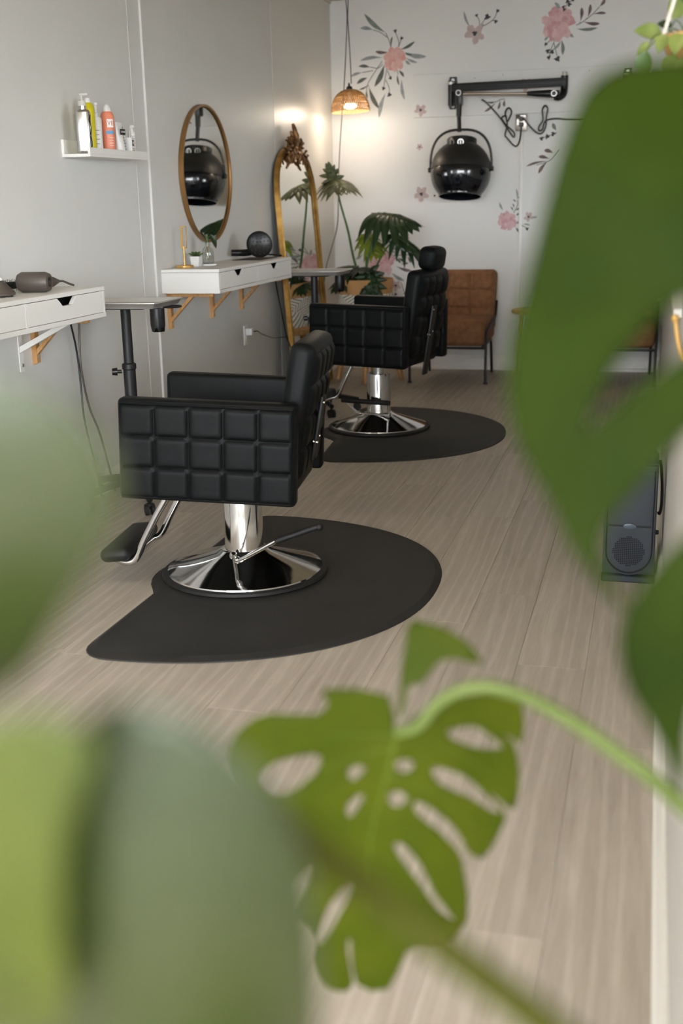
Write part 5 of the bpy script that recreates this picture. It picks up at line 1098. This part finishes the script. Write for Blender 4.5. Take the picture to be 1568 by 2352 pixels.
# ------------------------------------------------------------------ foreground plants
FG = {
  'leafA': ([-0.0187, 0.5399, 1.2023], [0.9996, 0.0199, 0.0195], [-0.0225, 0.1641, 0.9862], [(0.0419, 0.1107), (0.0273, 0.1099), (0.0125, 0.1086), (-0.0024, 0.1051), (-0.0136, 0.0958), (-0.021, 0.0782), (-0.0279, 0.0554), (-0.0334, 0.0322), (-0.0394, 0.0087), (-0.0447, -0.0111), (-0.0469, -0.0292), (-0.0467, -0.0434), (-0.0428, -0.0596), (-0.035, -0.0759), (-0.0253, -0.092), (-0.0174, -0.1082), (-0.0081, -0.1223), (0.0031, -0.1352), (0.0111, -0.1416), (0.008, -0.134), (0.0004, -0.122), (-0.0018, -0.1098), (0.0022, -0.0985), (0.0108, -0.0882), (0.0211, -0.076), (0.034, -0.06), (0.0539, -0.0394), (0.053, -0.0087), (0.0329, -0.0229), (0.02, -0.0325), (0.0058, -0.0433), (-0.0085, -0.0563), (-0.0045, -0.0433), (0.0044, -0.0256), (0.0156, -0.011), (0.0304, 0.0013), (0.0523, 0.0104), (0.0653, 0.055), (0.0569, 0.0923)], []),
  'leafB': ([0.0161, 0.5381, 1.0474], [0.9997, -0.025, -0.0009], [0.0027, 0.0704, 0.9975], [(0.0197, 0.067), (0.0089, 0.054), (-0.0022, 0.0396), (-0.0134, 0.0239), (-0.0208, 0.0102), (-0.0236, -0.0021), (-0.0228, -0.0175), (-0.0178, -0.0327), (-0.0077, -0.0486), (0.0015, -0.0657), (0.0094, -0.0888), (0.0111, -0.0724), (0.011, -0.0521), (0.0139, -0.0316), (0.0244, -0.0087), (0.0295, 0.0344)], []),
  'leafM': ([-0.2057, 0.9099, 0.7896], [0.9378, 0.3469, -0.0139], [0.0385, -0.0641, 0.9972], [(0.002, -0.0001), (-0.0033, 0.0394), (-0.0602, 0.0453), (-0.0564, 0.0327), (-0.066, 0.0211), (-0.1074, 0.0211), (-0.1295, 0.0071), (-0.1436, -0.0162), (-0.1405, -0.0409), (-0.1276, -0.0643), (-0.1184, -0.0902), (-0.1229, -0.1157), (-0.1114, -0.1355), (-0.0974, -0.1412), (-0.1, -0.175), (-0.0944, -0.2101), (-0.0799, -0.2012), (-0.0657, -0.2275), (-0.0679, -0.2529), (-0.0597, -0.2874), (-0.0427, -0.2978), (-0.0321, -0.2871), (-0.0385, -0.2399), (-0.0352, -0.2299), (-0.0291, -0.2874), (0.0022, -0.2932), (0.0184, -0.2445), (0.0353, -0.2407), (0.0503, -0.2444), (0.0792, -0.2185), (0.0726, -0.1557), (0.0642, -0.1284), (0.0336, -0.0884), (0.0419, -0.0936), (0.0674, -0.1238), (0.091, -0.1472), (0.1083, -0.117), (0.1117, -0.1005), (0.094, -0.0735), (0.109, -0.0885), (0.1218, -0.0964), (0.1237, -0.0568), (0.116, -0.0244), (0.0992, -0.0099), (0.1179, -0.0222), (0.1248, -0.0249), (0.1228, 0.0132), (0.0974, 0.0277), (0.0717, 0.0326), (0.0346, 0.0288), (0.0135, 0.0125)], [[(0.0363, -0.0356), (0.0442, -0.0347), (0.0646, -0.0464), (0.0857, -0.0684), (0.1074, -0.0979), (0.0949, -0.0923), (0.0736, -0.0723), (0.0447, -0.0521)], [(0.0203, -0.0699), (0.0312, -0.072), (0.0541, -0.0944), (0.0692, -0.1192), (0.0786, -0.1488), (0.0677, -0.1335), (0.0504, -0.1084), (0.0254, -0.0832)], [(0.0037, -0.1148), (0.0118, -0.1144), (0.0287, -0.138), (0.0441, -0.1758), (0.0662, -0.2125), (0.0489, -0.196), (0.0314, -0.165), (0.008, -0.127)], [(0.0511, 0.0016), (0.0748, 0.0012), (0.0913, -0.0117), (0.1061, -0.0283), (0.0798, -0.0223), (0.0553, -0.0075)], [(0.0043, -0.0261), (0.0162, -0.0241), (0.0203, -0.0315), (0.0125, -0.0374), (0.0045, -0.0342)], [(-0.0019, -0.0607), (0.0068, -0.0566), (0.0154, -0.065), (0.0071, -0.0737), (-0.001, -0.0699)], [(-0.1173, -0.0423), (-0.1014, -0.0253), (-0.0702, -0.0182), (-0.0632, -0.0253), (-0.0704, -0.0406), (-0.0941, -0.0596), (-0.1117, -0.0562)], [(-0.039, -0.0357), (-0.0272, -0.0305), (-0.024, -0.0366), (-0.035, -0.0473)], [(-0.0401, -0.0744), (-0.029, -0.0613), (-0.025, -0.0661), (-0.0369, -0.0862)], [(-0.0656, -0.2224), (-0.0551, -0.1833), (-0.0387, -0.1624), (-0.0354, -0.17), (-0.0469, -0.1988), (-0.0615, -0.2329)], [(-0.1006, -0.2096), (-0.0917, -0.1658), (-0.0732, -0.1405), (-0.0713, -0.1503), (-0.0839, -0.191), (-0.0957, -0.21)]]),
  'leafM2': ([-0.1905, 0.9043, 0.8314], [0.9941, 0.0866, 0.0654], [-0.0968, 0.4357, 0.8949], [(-0.0078, -0.015), (0.0007, 0.0609), (0.0162, 0.0644), (0.0373, 0.0575), (0.056, 0.0439), (0.0655, 0.0275), (0.0482, 0.0315), (0.0291, 0.0306), (0.0136, 0.0119), (0.0009, 0.0083), (-0.002, -0.0112)], []),
  'leafL1': ([-0.1556, 0.2559, 1.1651], [0.8687, 0.4944, 0.0311], [0.0705, -0.1856, 0.9801], [(-0.0129, 0.046), (0.005, 0.0414), (0.0154, 0.0357), (0.0222, 0.0267), (0.0255, 0.0146), (0.0235, 0.0046), (0.0173, -0.0077), (0.009, -0.0214), (0.0017, -0.0343), (-0.0084, -0.05), (-0.0282, -0.0581), (-0.0327, -0.0018)], []),
  'leafL2': ([-0.1186, 0.2575, 1.0586], [0.9036, 0.4284, 0.0006], [0.0497, -0.1062, 0.9931], [(-0.0664, -0.0871), (-0.0449, -0.0235), (-0.0343, 0.0272), (-0.0238, 0.0572), (-0.01, 0.0648), (0.0064, 0.0589), (0.0197, 0.0451), (0.0288, 0.0284), (0.0352, 0.0098), (0.0385, -0.0093), (0.0396, -0.0305), (0.0398, -0.074), (0.0258, -0.1284), (-0.0236, -0.1362)], []),
  'leafL3': ([-0.1531, 0.2257, 1.0935], [0.9862, 0.1641, -0.0232], [0.0269, -0.0204, 0.9994], [(-0.0294, 0.0045), (-0.0084, 0.0302), (0.0078, 0.0381), (0.0196, 0.0369), (0.0262, 0.0296), (0.0228, 0.0199), (0.016, 0.001), (0.0112, -0.0318), (0.0032, -0.0744), (-0.0443, -0.0787)], []),
}

def inside(pt, poly):
    x_, y_ = pt; r = False; n = len(poly); j = n-1
    for i in range(n):
        xi, yi = poly[i]; xj, yj = poly[j]
        if (yi > y_) != (yj > y_) and x_ < (xj-xi)*(y_-yi)/(yj-yi)+xi: r = not r
        j = i
    return r
def smooth_poly(P, k=3): return [(v.x, v.y) for v in catmull([Vector((a, c_, 0)) for a, c_ in P], k, True)]
def plane_leaf(key, parent, porg, m, bend, ribs=(), name='leaf', step=None, vein_m=None):
    O, U, V, poly, holes = FG[key]
    O = Vector(O)-Vector(porg); U = Vector(U); V = Vector(V); Nn = U.cross(V).normalized()
    poly = smooth_poly(poly, 2); holes = [smooth_poly(h, 2) for h in holes]
    xs = [p_[0] for p_ in poly]; ys = [p_[1] for p_ in poly]
    st = step or (max(xs)-min(xs))/22
    vs_ = [Vector(p_) for p_ in poly]; ed = [(i, (i+1) % len(poly)) for i in range(len(poly))]
    for h in holes:
        k0 = len(vs_); vs_ += [Vector(p_) for p_ in h]; ed += [(k0+i, k0+(i+1) % len(h)) for i in range(len(h))]
    y_ = min(ys)+st/2
    while y_ < max(ys):
        x_ = min(xs)+st/2
        while x_ < max(xs):
            if inside((x_, y_), poly) and not any(inside((x_, y_), h) for h in holes): vs_.append(Vector((x_, y_)))
            x_ += st
        y_ += st
    v2, e2, f2, _, _, _ = delaunay_2d_cdt(vs_, ed, [], 0, 1e-6)
    b = B(); bv = [b.bm.verts.new(O+U*q.x+V*q.y+Nn*bend(q.x, q.y)) for q in v2]
    for f in f2:
        c_ = sum((v2[i] for i in f), Vector((0, 0)))/len(f)
        if inside(c_, poly) and not any(inside(c_, h) for h in holes):
            try: b.bm.faces.new([bv[i] for i in f])
            except ValueError: pass
    for v in [v for v in b.bm.verts if not v.link_faces]: b.bm.verts.remove(v)
    o_ = b.o(name, m, parent, smooth=80)
    sm = o_.modifiers.new('thickness', 'SOLIDIFY'); sm.thickness = 0.0007; sm.offset = 0
    for r_ in ribs:
        pts = r_[0]; rad = r_[1]
        B().tube([O+U*a+V*c_+Nn*(bend(a, c_)+0.0005) for a, c_ in pts], lambda q: rad*(1-0.7*q), 8, smooth=5).o('vein', vein_m or m_stem, o_)
    return o_
def big_pot(name, label, loc, r, h, m):
    t = thing(name, label, 'planter', loc)
    B().lathe([(0, 0), (r*0.72, 0), (r*0.76, 0.01), (r, h-0.03), (r*1.04, h-0.02), (r*1.04, h), (r*0.96, h), (r*0.92, h-0.04), (0, h-0.045)], seg=48).o('pot', m, t)
    B().lathe([(0, h-0.035), (r*0.93, h-0.04)], seg=36).o('soil', m_soil, t); return t
def plant_stand(label, loc, r, h):
    t = thing('plant_stand', label, 'stand', loc)
    B().lathe([(0, h-0.025), (r, h-0.025), (r, h), (0, h)], seg=40).o('top', m_beech, t)
    for q in range(4):
        a = PI/4+q*PI/2; B().cyl((r*0.95*math.cos(a), r*0.95*math.sin(a), 0), (r*0.8*math.cos(a), r*0.8*math.sin(a), h-0.024), 0.013, 0.018, 14).o('leg', m_beech, t)
SR, SL = (0.33, 0.60), (0.02, 0.16)
plant_stand('beech plant stand carrying the right-hand monstera', (SR[0], SR[1], 0), 0.15, 0.42)
big_pot('planter_pot', 'white pot of the right-hand monstera by partition end', (SR[0], SR[1], 0.42), 0.14, 0.24, m_whiteplastic)
plant_stand('beech plant stand carrying the plant closest to camera', (SL[0], SL[1], 0), 0.14, 0.42)
big_pot('planter_pot', 'terracotta pot of the plant closest to camera', (SL[0], SL[1], 0.42), 0.13, 0.20, m_terra)
pr_ = (SR[0], SR[1], 0.625)
tm = thing('monstera', 'monstera with split leaves filling right side and lower middle', 'plant', pr_)
def rl(P, q): return [Vector(a)-Vector(q) for a in P]
plane_leaf('leafA', tm, pr_, m_leafm, lambda a, c_: -1.6*(a-0.01)**2-0.5*c_**2+0.006*math.sin(30*c_+20*a), ribs=(([(0.055, 0.04), (0.02, 0.0), (-0.01, -0.05), (-0.02, -0.12)], 0.0016),), vein_m=m_leafm)
plane_leaf('leafB', tm, pr_, m_leafm, lambda a, c_: -1.8*a*a-0.7*c_*c_, ribs=(([(0.02, 0.05), (0.005, 0.0), (0.0, -0.06)], 0.0012),), vein_m=m_leafm)
mat_pet = leaf_mat('pale_petiole', (104, 118, 62), (90, 104, 50), 0.45, 0.1)
mat_dkst = leaf_mat('olive_petiole', (66, 68, 22), (54, 56, 16), 0.6, 0.05, None, 0.05)
plane_leaf('leafM', tm, pr_, m_leafl, lambda a, c_: -1.2*a*a-0.25*(c_+0.05)**2+0.003*math.sin(45*a), ribs=(([(0.004, 0.004), (-0.006, -0.05), (-0.018, -0.11), (-0.02, -0.20)], 0.0018), ([(0.0, 0.0), (-0.05, 0.0), (-0.11, -0.01)], 0.0010), ([(0.0, -0.01), (-0.05, -0.03), (-0.10, -0.06)], 0.0009), ([(0.0, -0.01), (0.05, -0.015), (0.10, -0.06)], 0.0009), ([(-0.004, -0.04), (0.04, -0.06), (0.08, -0.11)], 0.0009)), step=0.006, vein_m=leaf_mat('leaf_vein', (88, 100, 30), (76, 90, 24), 0.5, 0.1, None, 0.1))
plane_leaf('leafM2', tm, pr_, m_leafl, lambda a, c_: -2.0*a*a, step=0.006)

petM = [(-0.201, 0.912, 0.793), (-0.18, 0.9, 0.807), (-0.159, 0.893, 0.836), (-0.129, 0.885, 0.855), (-0.095, 0.874, 0.858), (-0.05, 0.851, 0.85), (-0.009, 0.826, 0.836), (0.018, 0.809, 0.826), (0.049, 0.782, 0.813), (0.14, 0.73, 0.76), (0.24, 0.65, 0.70), (0.30, 0.61, 0.62)]
B().tube(rl(petM, pr_), lambda u: 0.0050+0.0025*u, 10, smooth=4).o('petiole', mat_pet, tm)
B().tube(rl([(0.045, 0.575, 1.27), (0.10, 0.585, 1.22), (0.20, 0.60, 1.02), (0.29, 0.60, 0.80), (0.32, 0.60, 0.62)], pr_), lambda u: 0.0035+0.0025*u, 10, smooth=6).o('petiole', m_stem, tm)
B().tube(rl([(0.040, 0.555, 1.09), (0.12, 0.575, 1.02), (0.24, 0.60, 0.84), (0.34, 0.61, 0.62)], pr_), lambda u: 0.0035+0.0025*u, 10, smooth=6).o('petiole', m_stem, tm)
pl_ = (SL[0], SL[1], 0.585)
tn = thing('leafy_houseplant', 'very blurred leafy houseplant at lower left, closest to camera', 'plant', pl_)
plane_leaf('leafL1', tn, pl_, m_leafg, lambda a, c_: -3.0*a*a-3.2*(c_-0.01)**2)
plane_leaf('leafL2', tn, pl_, m_leafg, lambda a, c_: -7.5*(a-0.006)**2-1.4*c_*c_)
plane_leaf('leafL3', tn, pl_, leaf_mat('young_leaf', (86, 94, 34), (66, 76, 26), 0.4, 0.2, (110, 120, 30), 0.4), lambda a, c_: -3.0*a*a-2.0*(c_-0.03)**2)
B().tube(rl([(-0.135, 0.334, 1.060), (-0.099, 0.34, 1.028), (-0.061, 0.334, 1.006), (-0.015, 0.319, 0.985), (0.012, 0.302, 0.965), (0.04, 0.26, 0.86), (0.03, 0.18, 0.585)], pl_), lambda u: 0.0058+0.001*u, 10, smooth=5).o('petiole', mat_dkst, tn)
B().tube(rl([(-0.125, 0.235, 0.98), (-0.10, 0.22, 0.88), (-0.02, 0.18, 0.585)], pl_), 0.004, 10, smooth=5).o('petiole', m_stem, tn)
B().tube(rl([(-0.185, 0.235, 1.12), (-0.19, 0.22, 0.98), (-0.12, 0.18, 0.78), (-0.0, 0.15, 0.585)], pl_), 0.004, 10, smooth=5).o('petiole', m_stem, tn)
B().tube(rl([(-0.165, 0.215, 1.05), (-0.15, 0.20, 0.92), (-0.06, 0.15, 0.70), (0.0, 0.17, 0.585)], pl_), 0.004, 10, smooth=5).o('petiole', m_stem, tn)

# ------------------------------------------------------------------ ceiling lights towards the shop front
for q, (x_, y_, wh) in enumerate(((-1.15, -0.9, 'nearest the shop window'), (-1.15, 1.7, 'between shop window and near chair'))):
    t = thing('ceiling_light', 'flat white ceiling light panel '+wh, 'ceiling light', (x_, y_, CZ), group='ceiling light panels')
    B().box((0, 0, -0.022), (0.30, 1.16, 0.044), 0.006, 2).o('housing', m_whiteplastic, t)
    B().box((0, 0, -0.0455), (0.26, 1.12, 0.003)).o('diffuser', mat('light_diffuser', (250, 246, 238), 0.5, emit=((255, 246, 232), 17.0)), t, smooth=0)
